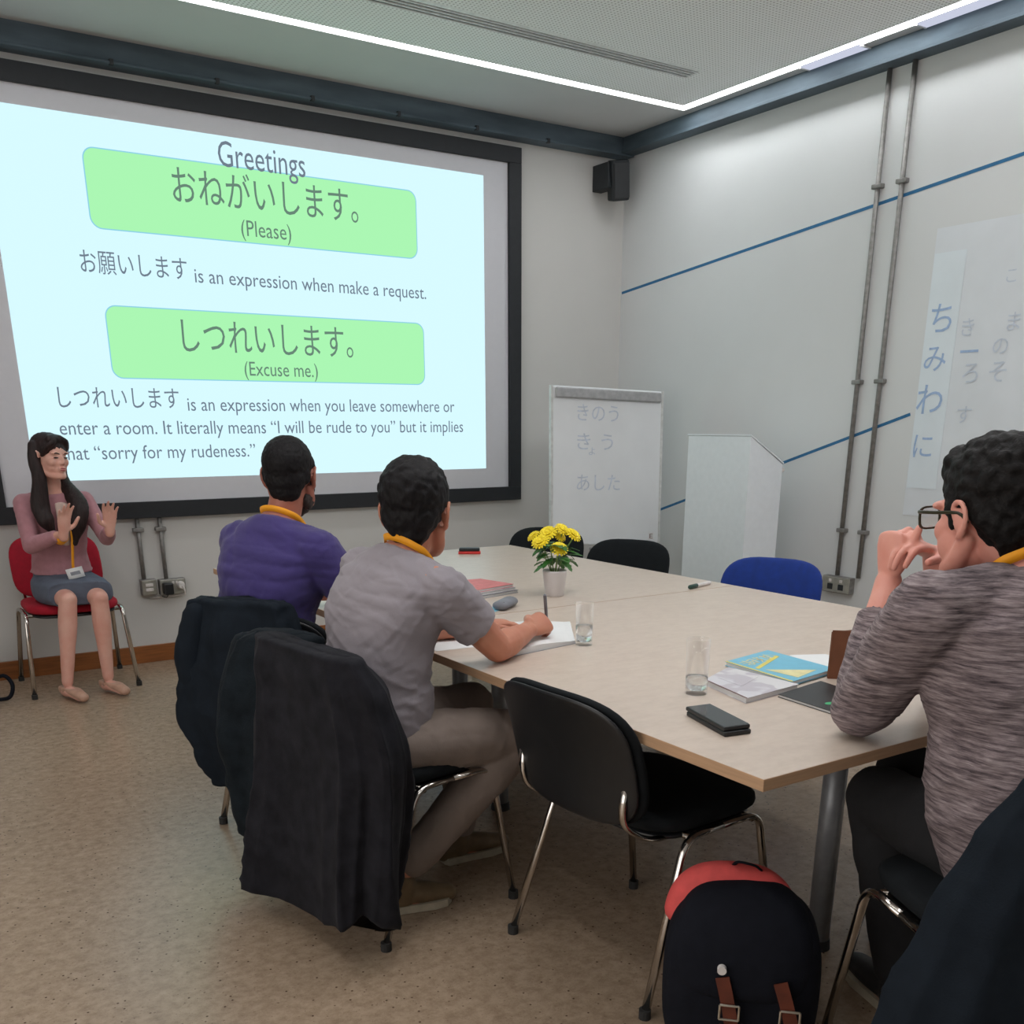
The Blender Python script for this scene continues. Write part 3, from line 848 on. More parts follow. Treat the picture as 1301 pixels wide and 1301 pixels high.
def hand(g, wrist, d, n, side, curl=(20, 25, 20), sc=1.0, thumb=(0.9, 0.5, 0.1), spread=0.06, fscale=1.0):
    """wrist point, d = towards the knuckles, n = palm normal, side = thumb side"""
    wrist = V(wrist); d = V(d).normalized(); n = V(n); n = (n - d * n.dot(d)).normalized()
    sd = d.cross(n)
    if sd.dot(V(side)) < 0: sd = -sd
    L = 0.092 * sc
    g.tube([wrist - d * 0.03 * sc, wrist, wrist + d * 0.035 * sc, wrist + d * 0.07 * sc, wrist + d * L],
           [(0.026 * sc, 0.020 * sc), (0.028 * sc, 0.018 * sc), (0.036 * sc, 0.016 * sc), (0.041 * sc, 0.0145 * sc), (0.037 * sc, 0.011 * sc)], 14, side=sd, round_caps=True)
    offs = (0.030, 0.0103, -0.0100, -0.0290); lens = (0.074, 0.082, 0.076, 0.060)
    for i in range(4):
        c = curl[i] if isinstance(curl[0], (tuple, list)) else curl
        p = wrist + d * (L - 0.010 * sc - 0.006 * abs(i - 1) * sc) + sd * offs[i] * sc
        a = 0.0; pts = [p]; rs = [0.0098 * sc]
        base = (d + sd * spread * (1.5 - i)).normalized()
        for k, seg in enumerate((0.46, 0.30, 0.24)):
            a += math.radians(c[k])
            dd = base * math.cos(a) + n * math.sin(a)
            p = p + dd * (lens[i] * seg * sc * fscale * 1.12)
            pts.append(p); rs.append((0.0090, 0.0082, 0.0070)[k] * sc * (0.9 if i == 3 else 1))
        g.tube(pts, rs, 10, smooth=2, round_caps=True)
    t0 = wrist + d * 0.022 * sc + sd * 0.024 * sc
    v1 = (sd * thumb[0] + d * thumb[1] + n * thumb[2]).normalized()
    v2 = (sd * thumb[0] * 0.35 + d * (thumb[1] + 0.45) + n * (thumb[2] + 0.15)).normalized()
    g.tube([t0 - v1 * 0.01, t0 + v1 * 0.036 * sc, t0 + v1 * 0.036 * sc + v2 * 0.034 * sc, t0 + v1 * 0.036 * sc + v2 * 0.058 * sc],
           [0.0150 * sc, 0.0120 * sc, 0.0108 * sc, 0.0088 * sc], 10, smooth=2, round_caps=True)

class Head:
    def __init__(s, c, face, up, sc=1.0):
        s.c = V(c); s.f = V(face).normalized(); up = V(up)
        s.r = s.f.cross(up).normalized(); s.u = s.r.cross(s.f).normalized(); s.k = sc
        s.ax = (s.r, s.f, s.u)
    def p(s, x, y, z): return s.c + (s.r * x + s.f * y + s.u * z) * s.k
    def e(s, g, c, r, nu=20, nv=14, tilt=None):
        ax = s.ax
        if tilt:
            rot = Matrix.Rotation(tilt[1], 3, {'x': s.r, 'y': s.f, 'z': s.u}[tilt[0]])
            ax = tuple(rot @ a for a in s.ax)
        g.ell(s.p(*c), tuple(q * s.k for q in r), ax, nu, nv)
    def build(s, g, female=False, jaw=1.0):
        s.e(g, (0, -0.012, 0.036), (0.074, 0.094, 0.086))
        s.e(g, (0, 0.022, -0.010), (0.066, 0.066, 0.085))
        s.e(g, (0, 0.038, -0.055), (0.050 * jaw, 0.048, 0.048))
        s.e(g, (0, 0.018, -0.058), (0.058 * jaw, 0.050, 0.042))
        s.e(g, (0, 0.066, -0.088), (0.026 * jaw, 0.022, 0.020))              # chin
        for q in (-1, 1):   # jaw line from ear to chin
            g.tube([s.p(q * 0.058 * jaw, 0.000, -0.040), s.p(q * 0.053 * jaw, 0.020, -0.072), s.p(q * 0.036 * jaw, 0.050, -0.088), s.p(q * 0.012 * jaw, 0.070, -0.090)], [0.017 * s.k, 0.019 * s.k, 0.019 * s.k, 0.018 * s.k], 12, smooth=3, round_caps=True)
            s.e(g, (q * 0.044 * jaw, 0.034, -0.045), (0.022, 0.036, 0.036))
        for q in (-1, 1):
            s.e(g, (q * 0.038, 0.056, -0.020), (0.024, 0.026, 0.026))        # cheek
            s.e(g, (q * 0.030, 0.074 if female else 0.078, 0.026), (0.026, 0.012, 0.009 if female else 0.009))         # brow
            # ear: shell, helix rim and lobe
            s.e(g, (q * 0.079, -0.004, -0.001), (0.006, 0.015, 0.024), tilt=('z', -q * 0.35))
            rim = [s.p(q * x, y, z) for x, y, z in ((.076, .012, .000), (.080, .014, .018), (.085, .004, .031), (.089, -.012, .028), (.090, -.021, .010), (.087, -.017, -.012), (.080, -.004, -.028), (.075, .004, -.030))]
            g.tube(rim, [0.0045 * s.k] + [0.0052 * s.k] * 5 + [0.0075 * s.k, 0.006 * s.k], 8, smooth=3, round_caps=True)
        n = 0.72 if female else 1.0
        g.tube([s.p(0, 0.078, 0.026), s.p(0, 0.090, 0.004), s.p(0, 0.104 * (0.97 if female else 1), -0.020)], [0.009 * s.k * n, 0.0095 * s.k * n, 0.0125 * s.k * n], 10, smooth=3, round_caps=True)
        for q in (-1, 1):
            s.e(g, (q * 0.011, 0.090, -0.025), (0.009 * n, 0.012, 0.008))
        s.e(g, (0, 0.086, -0.049), (0.023, 0.012, 0.0065)); s.e(g, (0, 0.084, -0.060), (0.020, 0.012, 0.0075))

def smooth_torso(secs, g, n=28, sub=5, ex=2.4):
    """secs: (centre, right axis, half width, half depth, up)"""
    pts = [V(q[0]) for q in secs]; rad = [(q[2], q[3]) for q in secs]; axs = [V(q[1]).normalized() for q in secs]
    P, Rr = catmull(pts, rad, sub)
    A = []
    for i in range(len(axs) - 1):
        for j in range(sub):
            A.append(lerp(axs[i], axs[i + 1], j / sub).normalized())
    A.append(axs[-1])
    rings = []
    for i, p in enumerate(P):
        t = (P[min(i + 1, len(P) - 1)] - P[max(i - 1, 0)]).normalized()
        a = (A[i] - t * A[i].dot(t)).normalized(); b = t.cross(a)
        ring = []
        for j in range(n):
            th = 2 * PI * j / n; ca, sa = math.cos(th), math.sin(th)
            ring.append(p + a * (math.copysign(abs(ca) ** (2 / ex), ca) * Rr[i][0]) + b * (math.copysign(abs(sa) ** (2 / ex), sa) * Rr[i][1]))
        rings.append(ring)
    g.rings(rings)

def ribbon(pts, nrm, wd, th, sub=6):
    """flat band along pts; nrm per point = width direction"""
    g = G()
    P, _ = catmull([V(p) for p in pts], [(1, 1)] * len(pts), sub)
    N = []
    for i in range(len(pts) - 1):
        for j in range(sub): N.append(lerp(nrm[i], nrm[i + 1], j / sub).normalized())
    N.append(V(nrm[-1]).normalized())
    rings = []
    for i, p in enumerate(P):
        t = (P[min(i + 1, len(P) - 1)] - P[max(i - 1, 0)]).normalized()
        a = (N[i] - t * N[i].dot(t)).normalized(); b = t.cross(a)
        rings.append([p + a * wd / 2 + b * th / 2, p - a * wd / 2 + b * th / 2, p - a * wd / 2 - b * th / 2, p + a * wd / 2 - b * th / 2])
    return g.rings(rings)

def torso_secs(J, wk=1.0, dk=1.0, infl=0.0, neck=True):
    P, W, Cs, S, N = [V(J[k]) for k in ('pelvis', 'waist', 'chest', 'shm', 'neck')]
    hx = (V(J['hipR']) - V(J['hipL'])).normalized(); sx = (V(J['shR']) - V(J['shL'])).normalized()
    up = (W - P).normalized()
    m = lerp(hx, sx, 0.5)
    B = J.get('bulk', 1.0)
    secs = [(P - up * 0.085, hx, 0.13 * B + infl, 0.095 * B + infl), (P - up * 0.02, hx, 0.172 * B + infl, 0.125 * B + infl),
            (lerp(P, W, 0.55), hx, 0.160 * B * wk + infl, 0.122 * B * dk + infl), (W, m, 0.148 * B * wk + infl, 0.112 * B * dk + infl), (lerp(W, Cs, 0.5), m, 0.155 * B + infl, 0.115 * B + infl),
            (Cs, sx, 0.170 * B + infl, 0.118 * B + infl), (lerp(Cs, S, 0.62), sx, 0.172 * B + infl, 0.104 * B + infl),
            (lerp(Cs, S, 0.98), sx, 0.140 * B + infl, 0.080 * B + infl)]
    if neck:
        secs += [(lerp(S, N, 0.55), sx, 0.082 * B + infl, 0.066 * B + infl), (lerp(S, N, 0.9), sx, 0.060 * B + infl * .5, 0.058 * B + infl * .5)]
    return secs

def body_mesh(J, H, feet=True, voxel=0.0045, hands=(), arm=1.0, leg=1.0, female=False, jaw=1.0):
    g = G()
    smooth_torso(torso_secs(J), g)
    for s in 'RL':
        sh, el, wr = V(J['sh' + s]), V(J['el' + s]), V(J['wr' + s])
        g.tube([lerp(J['shm'], sh, 0.45), sh, lerp(sh, el, 0.35), lerp(sh, el, 0.75), el], [0.052 * arm, 0.056 * arm, 0.051 * arm, 0.043 * arm, 0.039 * arm], 16, smooth=3, round_caps=True)
        g.tube([el, lerp(el, wr, 0.25), lerp(el, wr, 0.6), wr], [(0.039 * arm, 0.039 * arm), (0.044 * arm, 0.041 * arm), (0.036 * arm, 0.033 * arm), (0.027 * arm, 0.022 * arm)], 16, smooth=3, round_caps=True)
        hp, kn, an, to = V(J['hip' + s]), V(J['kn' + s]), V(J['an' + s]), V(J['toe' + s])
        g.tube([hp, lerp(hp, kn, 0.4), lerp(hp, kn, 0.85), kn], [0.085 * leg, 0.078 * leg, 0.060 * leg, 0.056 * leg], 18, smooth=3, round_caps=True)
        g.tube([kn, lerp(kn, an, 0.3), lerp(kn, an, 0.7), an], [0.053 * leg, 0.056 * leg, 0.042 * leg, 0.034 * leg], 16, smooth=3, round_caps=True)
        d = (to - an); d.z = 0; dn = d.normalized(); sd = dn.cross(V((0, 0, 1)))
        heel = V((an.x, an.y, 0)) - dn * 0.03
        g.tube([heel + V((0, 0, .035)), lerp(heel, to, 0.45) + V((0, 0, 0.03)), V((to.x, to.y, 0.022))], [(0.030, 0.030), (0.038, 0.026), (0.030, 0.016)], 14, side=sd, smooth=3, round_caps=True)
    H.build(g, female, jaw)
    nk = V(J['neck'])
    nr = 0.047 if female else 0.058
    g.tube([lerp(J['shm'], nk, 0.3), nk, H.p(0, -0.022, -0.035)], [nr * 1.25, nr, nr * 0.98], 18, smooth=4, round_caps=True)
    for h in hands:
        hand(g, *h[0], **h[1])
    return remesh(g, voxel, 3)

def garment(g, voxel=0.007, sm=6, wr=None):
    me = remesh(g, voxel, sm)
    for a in (wr or []):
        wrinkle(me, *a[:3], **(a[3] if len(a) > 3 else {}))
    return me

def root_for(name, loc, label):
    return empty(name, loc, 0, label, 'person', None)
def put(me, name, m, root, label=None):
    o = link(name, me, m, None, True); wp(o, root)
    if label: o['label'] = label
    return o

def shoe(g, an, to, k=1.0, sole=None):
    an = V(an); to = V(to); d = (to - an); d.z = 0; L = d.length; dn = d.normalized(); sd = dn.cross(V((0, 0, 1)))
    h = V((an.x, an.y, 0)) - dn * 0.05
    g.tube([h + V((0, 0, .045)), lerp(h, to, .3) + V((0, 0, .047)), lerp(h, to, .6) + V((0, 0, .036)), V((to.x, to.y, 0.03)) + dn * .02], [(0.036 * k, 0.04), (0.038 * k, 0.042), (0.046 * k, 0.034), (0.036 * k, 0.024)], 16, side=sd, smooth=3, round_caps=True)
    g.tube([V((an.x, an.y, 0.05)), V((an.x, an.y, 0.095))], [0.045 * k, 0.043 * k], 14, round_caps=True)
    if sole is not None:
        ring0 = []
        pts = []
        for t, w_ in ((-.04, .02), (0.0, .036), (.25, .038), (.5, .043), (.75, .050), (1.0, .043), (1.12, .018)):
            pts.append((t, w_ * k))
        left = [lerp(h, to, t) + sd * w_ for t, w_ in pts]; right = [lerp(h, to, t) - sd * w_ for t, w_ in reversed(pts)]
        out = left + right
        sole.rings([[V((p.x, p.y, 0.002)) for p in out], [V((p.x, p.y, 0.026)) for p in out]])

def trousers(g, J, infl=0.012, k=1.0, seat=True, to=0.93):
    secs = torso_secs(J, infl=infl)[:3]
    smooth_torso(secs, g)
    for s in 'RL':
        hp, kn, an = V(J['hip' + s]), V(J['kn' + s]), V(J['an' + s])
        g.tube([hp, lerp(hp, kn, 0.4), lerp(hp, kn, 0.88), kn], [0.097 * k, 0.091 * k, 0.076 * k, 0.072 * k], 20, smooth=4, round_caps=True)
        g.tube([kn, lerp(kn, an, 0.3), lerp(kn, an, 0.7), lerp(kn, an, to)], [0.069 * k, 0.069 * k, 0.060 * k, 0.056 * k], 18, smooth=4, round_caps=True)

def shirt(g, J, infl=0.016, sleeve=0.62, arm=1.0, wk=1.06, hem=0.0, cuff=0.013):
    sc = torso_secs(J, wk=wk, dk=wk, infl=infl, neck=True)[1:]
    P, W = V(J['pelvis']), V(J['waist'])
    sc[0] = (sc[0][0] + (W - P).normalized() * hem, sc[0][1], sc[0][2], sc[0][3])
    sc[-1] = (lerp(J['shm'], J['neck'], 0.72), sc[-1][1], 0.068, 0.064)
    smooth_torso(sc, g)
    for s in 'RL':
        sh, el, wr = V(J['sh' + s]), V(J['el' + s]), V(J['wr' + s])
        a = arm
        g.tube([lerp(J['shm'], sh, 0.35) + V((0, 0, .01)), lerp(J['shm'], sh, 0.8), sh], [0.062 * a, 0.066 * a, 0.068 * a], 16, smooth=3, round_caps=True)
        if sleeve <= 1:
            e = lerp(sh, el, sleeve)
            g.tube([sh, lerp(sh, e, 0.5), e], [0.069 * a, 0.066 * a, 0.062 * a + cuff * .3], 18, smooth=4)
        else:
            g.tube([sh, lerp(sh, el, 0.5), el], [0.069 * a, 0.064 * a, 0.056 * a], 18, smooth=4, round_caps=True)
            e = lerp(el, wr, sleeve - 1)
            g.tube([el, lerp(el, e, 0.35), e], [0.056 * a, 0.056 * a, 0.043 * a], 18, smooth=4, round_caps=False)

def short_hair(H, m, root, amp=0.004, freq=60, nape=0.05, side=True, bulk=1.0, name='hair', top=0.0, fringe=0.0):
    g = G(); b = bulk
    H.e(g, (0, -0.020, 0.048 + top), (0.082 * b, 0.097 * b, 0.086 * b))
    H.e(g, (0, -0.052, 0.000), (0.070 * b, 0.052 * b, 0.062))
    H.e(g, (0, -0.058, -0.030), (0.056, 0.036, nape))
    if fringe:
        H.e(g, (0, 0.052, 0.092), (0.055, 0.034, 0.028 * fringe))
    if side:
        for q in (-1, 1):
            H.e(g, (q * 0.068, 0.018, 0.030), (0.013, 0.024, 0.036))
            H.e(g, (q * 0.071, 0.020, 0.006), (0.006, 0.010, 0.024))
            H.e(g, (q * 0.066, -0.036, 0.012), (0.014, 0.022, 0.034))
    me = remesh(g, 0.0045, 4)
    noise_disp(me, amp, freq, 3)
    return put(me, name, M[m], root)

def lanyard(J, H, root, drop=None, up=0.0, r=0.075, wide=0.02, back_tag=True):
    N = V(J['neck']); sx = (V(J['shR']) - V(J['shL'])).normalized(); up_ = (N - V(J['shm'])).normalized()
    f = up_.cross(sx).normalized()
    if f.dot(H.f) < 0: f = -f
    B = lerp(J['shm'], J['neck'], 0.80 + up)
    pts = []; nn = []
    for a in (-128, -110, -80, -50, -25, 0, 25, 50, 80, 110, 128):
        t = math.radians(a)
        p = B - f * (math.cos(t) * r * 0.95) + sx * (math.sin(t) * r * 1.05) + up_ * (0.012 * math.cos(t))
        if abs(a) > 100:
            p = p + f * 0.02 - up_ * 0.10 * (abs(a) - 100) / 65.0
        pts.append(p); nn.append(lerp(up_, (-f * math.cos(t) + sx * math.sin(t)), 0.35))
    end = V(J['chest']) + f * 0.15
    me = ribbon(pts, nn, wide, 0.002).mesh('lanyard')
    return put(me, 'lanyard', M['orange'], root)

# ---- the woman on the red chair
J = dict(pelvis=(0.885, 5.84, 0.575), waist=(0.885, 5.83, 0.74), chest=(0.885, 5.79, 0.90), shm=(0.885, 5.765, 1.02), neck=(0.882, 5.745, 1.085),
         hipR=(0.805, 5.83, 0.545), hipL=(0.965, 5.83, 0.545), knR=(0.850, 5.56, 0.525), knL=(1.005, 5.56, 0.52), anR=(0.790, 5.56, 0.09), anL=(1.000, 5.575, 0.09),
         toeR=(0.83, 5.435, 0.02), toeL=(1.045, 5.455, 0.02), shR=(0.738, 5.76, 1.005), shL=(1.032, 5.76, 1.01),
         elR=(0.728, 5.66, 0.80), elL=(1.100, 5.65, 0.82), wrR=(0.868, 5.50, 0.872), wrL=(1.085, 5.46, 0.885), bulk=0.84)
Hw = Head((0.886, 5.70, 1.235), (0.50, -0.86, -0.05), (0.02, 0.05, 1), 0.98)
wom = root_for('person', (0.9, 5.75, 0), 'woman in pink cardigan and grey skirt on the red chair, both hands raised')
hr = (((0.868, 5.50, 0.872), (0.12, -0.18, 0.97), (0.35, -0.9, 0.1), (1, 0, 0)), dict(curl=(8, 12, 10), sc=0.92, spread=0.08, thumb=(0.9, 0.5, 0.15)))
hl = (((1.085, 5.46, 0.885), (0.05, -0.25, 0.95), (0.1, -0.95, 0), (-1, 0, 0)), dict(curl=(10, 14, 12), sc=0.92, spread=0.10, thumb=(0.9, 0.5, 0.15)))
put(body_mesh(J, Hw, voxel=0.0048, hands=(hr, hl), arm=0.78, leg=0.86, female=True, jaw=0.85), 'body', M['skin_w'], wom)
g = G(); shirt(g, J, infl=0.016, sleeve=1.80, arm=0.74, wk=0.98, hem=0.085)
put(garment(g, 0.007, 5, [(0.003, 28, 2)]), 'cardigan', M['pink_knit'], wom)
g = G()  # cream top showing in the neckline
g.tube([(0.905, 5.672, 1.00), (0.90, 5.655, 0.90), (0.90, 5.665, 0.80)], [(0.035, .012), (0.030, .012), (0.02, .01)], 12, side=(1, 0.2, 0), smooth=4, round_caps=True)
put(g.mesh(), 'top', M['cream_top'], wom)
g = G(); secs = torso_secs(J, infl=0.008)[:3]
smooth_torso(secs, g)
smooth_torso([((0.885, 5.86, 0.56), (1, 0, 0), 0.17, 0.085), ((0.895, 5.76, 0.555), (1, 0, 0), 0.175, 0.083), ((0.915, 5.66, 0.552), (1, 0, 0), 0.168, 0.075), ((0.925, 5.60, 0.550), (1, 0, 0), 0.160, 0.066), ((0.925, 5.585, 0.549), (1, 0, 0), 0.158, 0.064)], g, ex=3.4)
put(garment(g, 0.007, 6, [(0.003, 22, 5)]), 'skirt', M['skirt'], wom)
for s in 'RL':
    g = G(); shoe(g, J['an' + s], J['toe' + s], 0.80)
    g.v = [(p[0], p[1], min(p[2], 0.062 + 0.0 * p[1])) for p in g.v]
    put(remesh(g, 0.005, 3), 'shoe', M['shoe_nude'], wom)
# long hair
g = G()
Hw.e(g, (0, -0.016, 0.046), (0.083, 0.096, 0.082)); Hw.e(g, (0, -0.048, -0.02), (0.074, 0.055, 0.08))
Hw.e(g, (0, 0.045, 0.090), (0.058, 0.034, 0.028))
g.tube([Hw.p(0.010, 0.070, 0.100), Hw.p(0.045, 0.074, 0.072), Hw.p(0.068, 0.056, 0.045), Hw.p(0.077, 0.035, 0.01)], [(.012, .010), (.017, .009), (.017, .009), (.012, .008)], 10, side=Hw.u, smooth=4, round_caps=True)
g.tube([Hw.p(-0.010, 0.068, 0.104), Hw.p(-0.045, 0.070, 0.080), Hw.p(-0.070, 0.045, 0.050), Hw.p(-0.080, 0.022, 0.030)], [(.012, .010), (.018, .010), (.018, .010), (.014, .008)], 10, side=Hw.u, smooth=4, round_caps=True)
g.tube([Hw.p(-0.078, -0.025, 0.06), Hw.p(-0.088, -0.035, -0.02), Hw.p(-0.082, -0.02, -0.12), V((0.985, 5.655, 1.00)), V((0.968, 5.635, 0.91)), V((0.935, 5.635, 0.80))],
       [(.030, .020), (.034, .022), (.036, .026), (.048, .030), (.044, .028), (.016, .012)], 14, side=(1, -.3, 0), smooth=5, round_caps=True)
g.tube([Hw.p(0.078, -0.020, 0.06), Hw.p(0.088, -0.012, -0.02), Hw.p(0.080, 0.005, -0.11), V((0.800, 5.660, 1.00)), V((0.812, 5.640, 0.93)), V((0.845, 5.64, 0.855))],
       [(.028, .020), (.030, .022), (.036, .026), (.048, .032), (.044, .028), (.012, .010)], 14, side=(1, 0, 0), smooth=5, round_caps=True)
me = remesh(g, 0.005, 4); wrinkle(me, 0.003, 70, 4, stretch=(1, 1, 0.15))
put(me, 'hair', M['hair_brown'], wom)
for q in (-1, 1):
    g = G(); Hw.e(g, (q * 0.029, 0.0815, 0.003), (0.0140, 0.0078, 0.0042), 14, 8); put(g.mesh(), 'eye', M['eye'], wom)
    g = G(); g.tube([Hw.p(q * 0.014, 0.0885, 0.021), Hw.p(q * 0.030, 0.0865, 0.026), Hw.p(q * 0.046, 0.0765, 0.021)], [.0022, .003, .0018], 8, smooth=3, round_caps=True); put(g.mesh(), 'eyebrow', M['hair_brown'], wom)
g = G(); Hw.e(g, (0, 0.0925, -0.050), (0.017, 0.006, 0.004), 14, 8); Hw.e(g, (0, 0.0905, -0.0585), (0.015, 0.007, 0.005), 14, 8); put(g.mesh(), 'lips', M['lip'], wom)
# lanyard with badge
g = ribbon([(0.955, 5.70, 1.03), (0.940, 5.655, 0.95), (0.925, 5.63, 0.82), (0.915, 5.65, 0.70), (0.915, 5.655, 0.665)], [(1, 0, 0)] * 5, 0.014, 0.002)
put(g.mesh(), 'lanyard', M['orange'], wom)
bd = put(rot_box((0.918, 5.635, 0.650), (0.085, 0.004, 0.055), 0.1, -0.35, -0.15).mesh(), 'name_badge', M['paper'], wom)
me = rot_box((0.918, 5.632, 0.650), (0.05, 0.002, 0.018), 0.1, -0.35, -0.15).mesh(); wp(link('badge_print', me, M['grey_cover']), bd)
g = G().tube([(0.852, 5.555, 0.835), (0.864, 5.525, 0.852)], 0.031, 16)
put(g.mesh(), 'wristband', M['orange'], wom)

# ---- the man in the purple T-shirt
J = dict(pelvis=(1.12, 3.30, 0.56), waist=(1.12, 3.30, 0.73), chest=(1.155, 3.29, 0.89), shm=(1.190, 3.29, 1.025), neck=(1.225, 3.305, 1.105),
         hipR=(1.13, 3.20, 0.535), hipL=(1.09, 3.41, 0.535), knR=(1.56, 3.26, 0.55), knL=(1.53, 3.48, 0.55), anR=(1.50, 3.28, 0.09), anL=(1.50, 3.48, 0.09),
         toeR=(1.66, 3.32, 0.02), toeL=(1.66, 3.50, 0.02), shR=(1.270, 3.135, 0.995), shL=(1.105, 3.42, 1.005),
         elR=(1.40, 3.10, 0.80), elL=(1.32, 3.60, 0.80), wrR=(1.60, 3.24, 0.77), wrL=(1.55, 3.52, 0.775), bulk=1.04)
Hb = Head((1.262, 3.32, 1.225), (0.62, 0.79, -0.02), (0.02, 0.02, 1), 1.04)
pb = root_for('person', (1.15, 3.3, 0), 'bearded man in a purple T-shirt seen from behind, seated on the left of the table')
hr = (((1.60, 3.24, 0.77), (0.9, 0.3, 0), (0, 0, -1), (0, 1, 0)), dict(curl=(25, 30, 20)))
hl = (((1.55, 3.52, 0.775), (0.9, -0.3, 0), (0, 0, -1), (0, -1, 0)), dict(curl=(20, 25, 20)))
put(body_mesh(J, Hb, voxel=0.0050, hands=(hr, hl), arm=1.05, jaw=1.05), 'body', M['skin_b'], pb)
g = G(); shirt(g, J, infl=0.018, sleeve=0.60, arm=1.12)
put(garment(g, 0.007, 6, [(0.006, 14, 5, dict(stretch=(1, 1, 2))), (0.003, 30, 8, dict(stretch=(1, 1, 1.6)))]), 't_shirt', M['purple'], pb)
g = G(); trousers(g, J); put(garment(g, 0.009, 5, [(0.004, 16, 2)]), 'trousers', M['jeans'], pb)
short_hair(Hb, 'hair_black', pb, amp=0.002, freq=90, bulk=0.985, nape=0.052)
g = G()
for q in (-1, 1):
    Hb.e(g, (q * 0.052, 0.014, -0.070), (0.020, 0.040, 0.032)); Hb.e(g, (q * 0.063, 0.020, -0.030), (0.012, 0.018, 0.036))
Hb.e(g, (0, 0.052, -0.092), (0.044, 0.040, 0.038)); Hb.e(g, (0, 0.074, -0.066), (0.030, 0.022, 0.010))
me = remesh(g, 0.005, 3); noise_disp(me, 0.004, 80, 2); put(me, 'beard', M['beard'], pb)
lanyard(J, Hb, pb)
for s in 'RL':
    g = G(); so = G(); shoe(g, J['an' + s], J['toe' + s], 1.0, so)
    o = put(remesh(g, 0.006, 3), 'shoe', M['shoe_black'], pb); wp(link('sole', so.mesh(), M['sole']), o)

# ---- the man in the grey T-shirt
J = dict(pelvis=(1.165, 2.50, 0.560), waist=(1.165, 2.505, 0.720), chest=(1.205, 2.52, 0.875), shm=(1.265, 2.525, 0.995), neck=(1.305, 2.53, 1.07),
         hipR=(1.17, 2.40, 0.535), hipL=(1.15, 2.60, 0.535), knR=(1.56, 2.335, 0.52), knL=(1.58, 2.66, 0.53), anR=(1.18, 2.42, 0.12), anL=(1.50, 2.64, 0.09),
         toeR=(1.31, 2.40, 0.02), toeL=(1.66, 2.64, 0.02), shR=(1.315, 2.365, 0.960), shL=(1.225, 2.680, 0.985),
         elR=(1.505, 2.385, 0.775), elL=(1.440, 2.790, 0.775), wrR=(1.700, 2.510, 0.785), wrL=(1.655, 2.720, 0.765), bulk=0.98)
Hc = Head((1.337, 2.55, 1.152), (0.70, 0.70, -0.08), (0.08, 0.06, 1), 1.12)
pc = root_for('person', (1.2, 2.5, 0), 'man in a grey T-shirt leaning on the table and writing in a notebook')
hr = (((1.700, 2.510, 0.788), (0.86, 0.30, 0.12), (0.0, 0.75, -0.65), (0, 0.6, 0.7)), dict(curl=(42, 62, 45), thumb=(0.45, 0.8, 0.55), sc=1.02))
hl = (((1.655, 2.720, 0.768), (0.92, 0.05, 0.02), (0, 0, -1), (0, -1, 0)), dict(curl=(14, 18, 12), spread=0.10))
put(body_mesh(J, Hc, voxel=0.0042, hands=(hr, hl), arm=1.10), 'body', M['skin_c'], pc)
g = G(); shirt(g, J, infl=0.016, sleeve=0.60, arm=1.07)
put(garment(g, 0.006, 6, [(0.006, 16, 11, dict(stretch=(1, 1, 2.2))), (0.003, 30, 8, dict(stretch=(1, 1, 2)))]), 't_shirt', M['grey_shirt'], pc)
g = G(); trousers(g, J, k=1.02, to=0.9); put(garment(g, 0.007, 5, [(0.006, 18, 12), (0.002, 50, 3)]), 'trousers', M['khaki'], pc)
short_hair(Hc, 'hair_black', pc, amp=0.005, freq=55, bulk=1.08, nape=0.056, top=0.006, fringe=1.1)
lanyard(J, Hc, pc)
for s in 'RL':
    g = G(); so = G(); shoe(g, J['an' + s], J['toe' + s], 1.0, so)
    o = put(remesh(g, 0.006, 3), 'shoe', M['shoe_tan'], pc); wp(link('sole', so.mesh(), M['sole']), o)

# ---- the man in the marled sweater
J = dict(pelvis=(1.94, 0.97, 0.565), waist=(1.93, 1.020, 0.73), chest=(1.94, 1.065, 0.90), shm=(1.955, 1.075, 1.055), neck=(1.958, 1.115, 1.13),
         hipL=(1.85, 0.99, 0.54), hipR=(2.05, 1.0, 0.54), knL=(1.935, 1.36, 0.55), knR=(2.12, 1.42, 0.555), anL=(1.96, 1.25, 0.09), anR=(2.20, 1.35, 0.09),
         toeL=(2.03, 1.42, 0.02), toeR=(2.25, 1.5, 0.02), shL=(1.740, 1.160, 1.045), shR=(2.150, 1.10, 1.04),
         elL=(1.800, 1.335, 0.800), elR=(2.17, 1.36, 0.795), wrL=(1.945, 1.410, 1.060), wrR=(2.055, 1.375, 1.11), bulk=1.10)
Hd = Head((1.945, 1.19, 1.215), (0.10, 0.99, -0.10), (0.0, 0.12, 1), 1.12)
pd = root_for('person', (1.95, 1.0, 0), 'man in glasses and a grey marled sweater with clasped hands, nearest the camera')
hl = (((1.945, 1.410, 1.065), (0.02, 0.08, 0.99), (0.85, -0.15, 0.0), (0, -1, 0)), dict(curl=(60, 75, 45), thumb=(0.55, 0.9, 0.3), sc=1.02))
hr = (((2.050, 1.375, 1.115), (-0.93, 0.0, 0.30), (-0.30, 0.12, -0.95), (0, -1, 0.1)), dict(curl=((20, 38, 22), (24, 42, 25), (28, 46, 28), (32, 50, 30)), thumb=(0.8, 0.7, 0.3), sc=1.0))
put(body_mesh(J, Hd, voxel=0.0040, hands=(hl, hr), arm=1.10, jaw=1.04), 'body', M['skin_d'], pd)
g = G(); shirt(g, J, infl=0.022, sleeve=1.72, arm=1.24, wk=1.16, hem=-0.05)
put(garment(g, 0.006, 6, [(0.008, 12, 21, dict(stretch=(1, 1, 1.6))), (0.0025, 40, 8)]), 'sweater', M['marl'], pd)
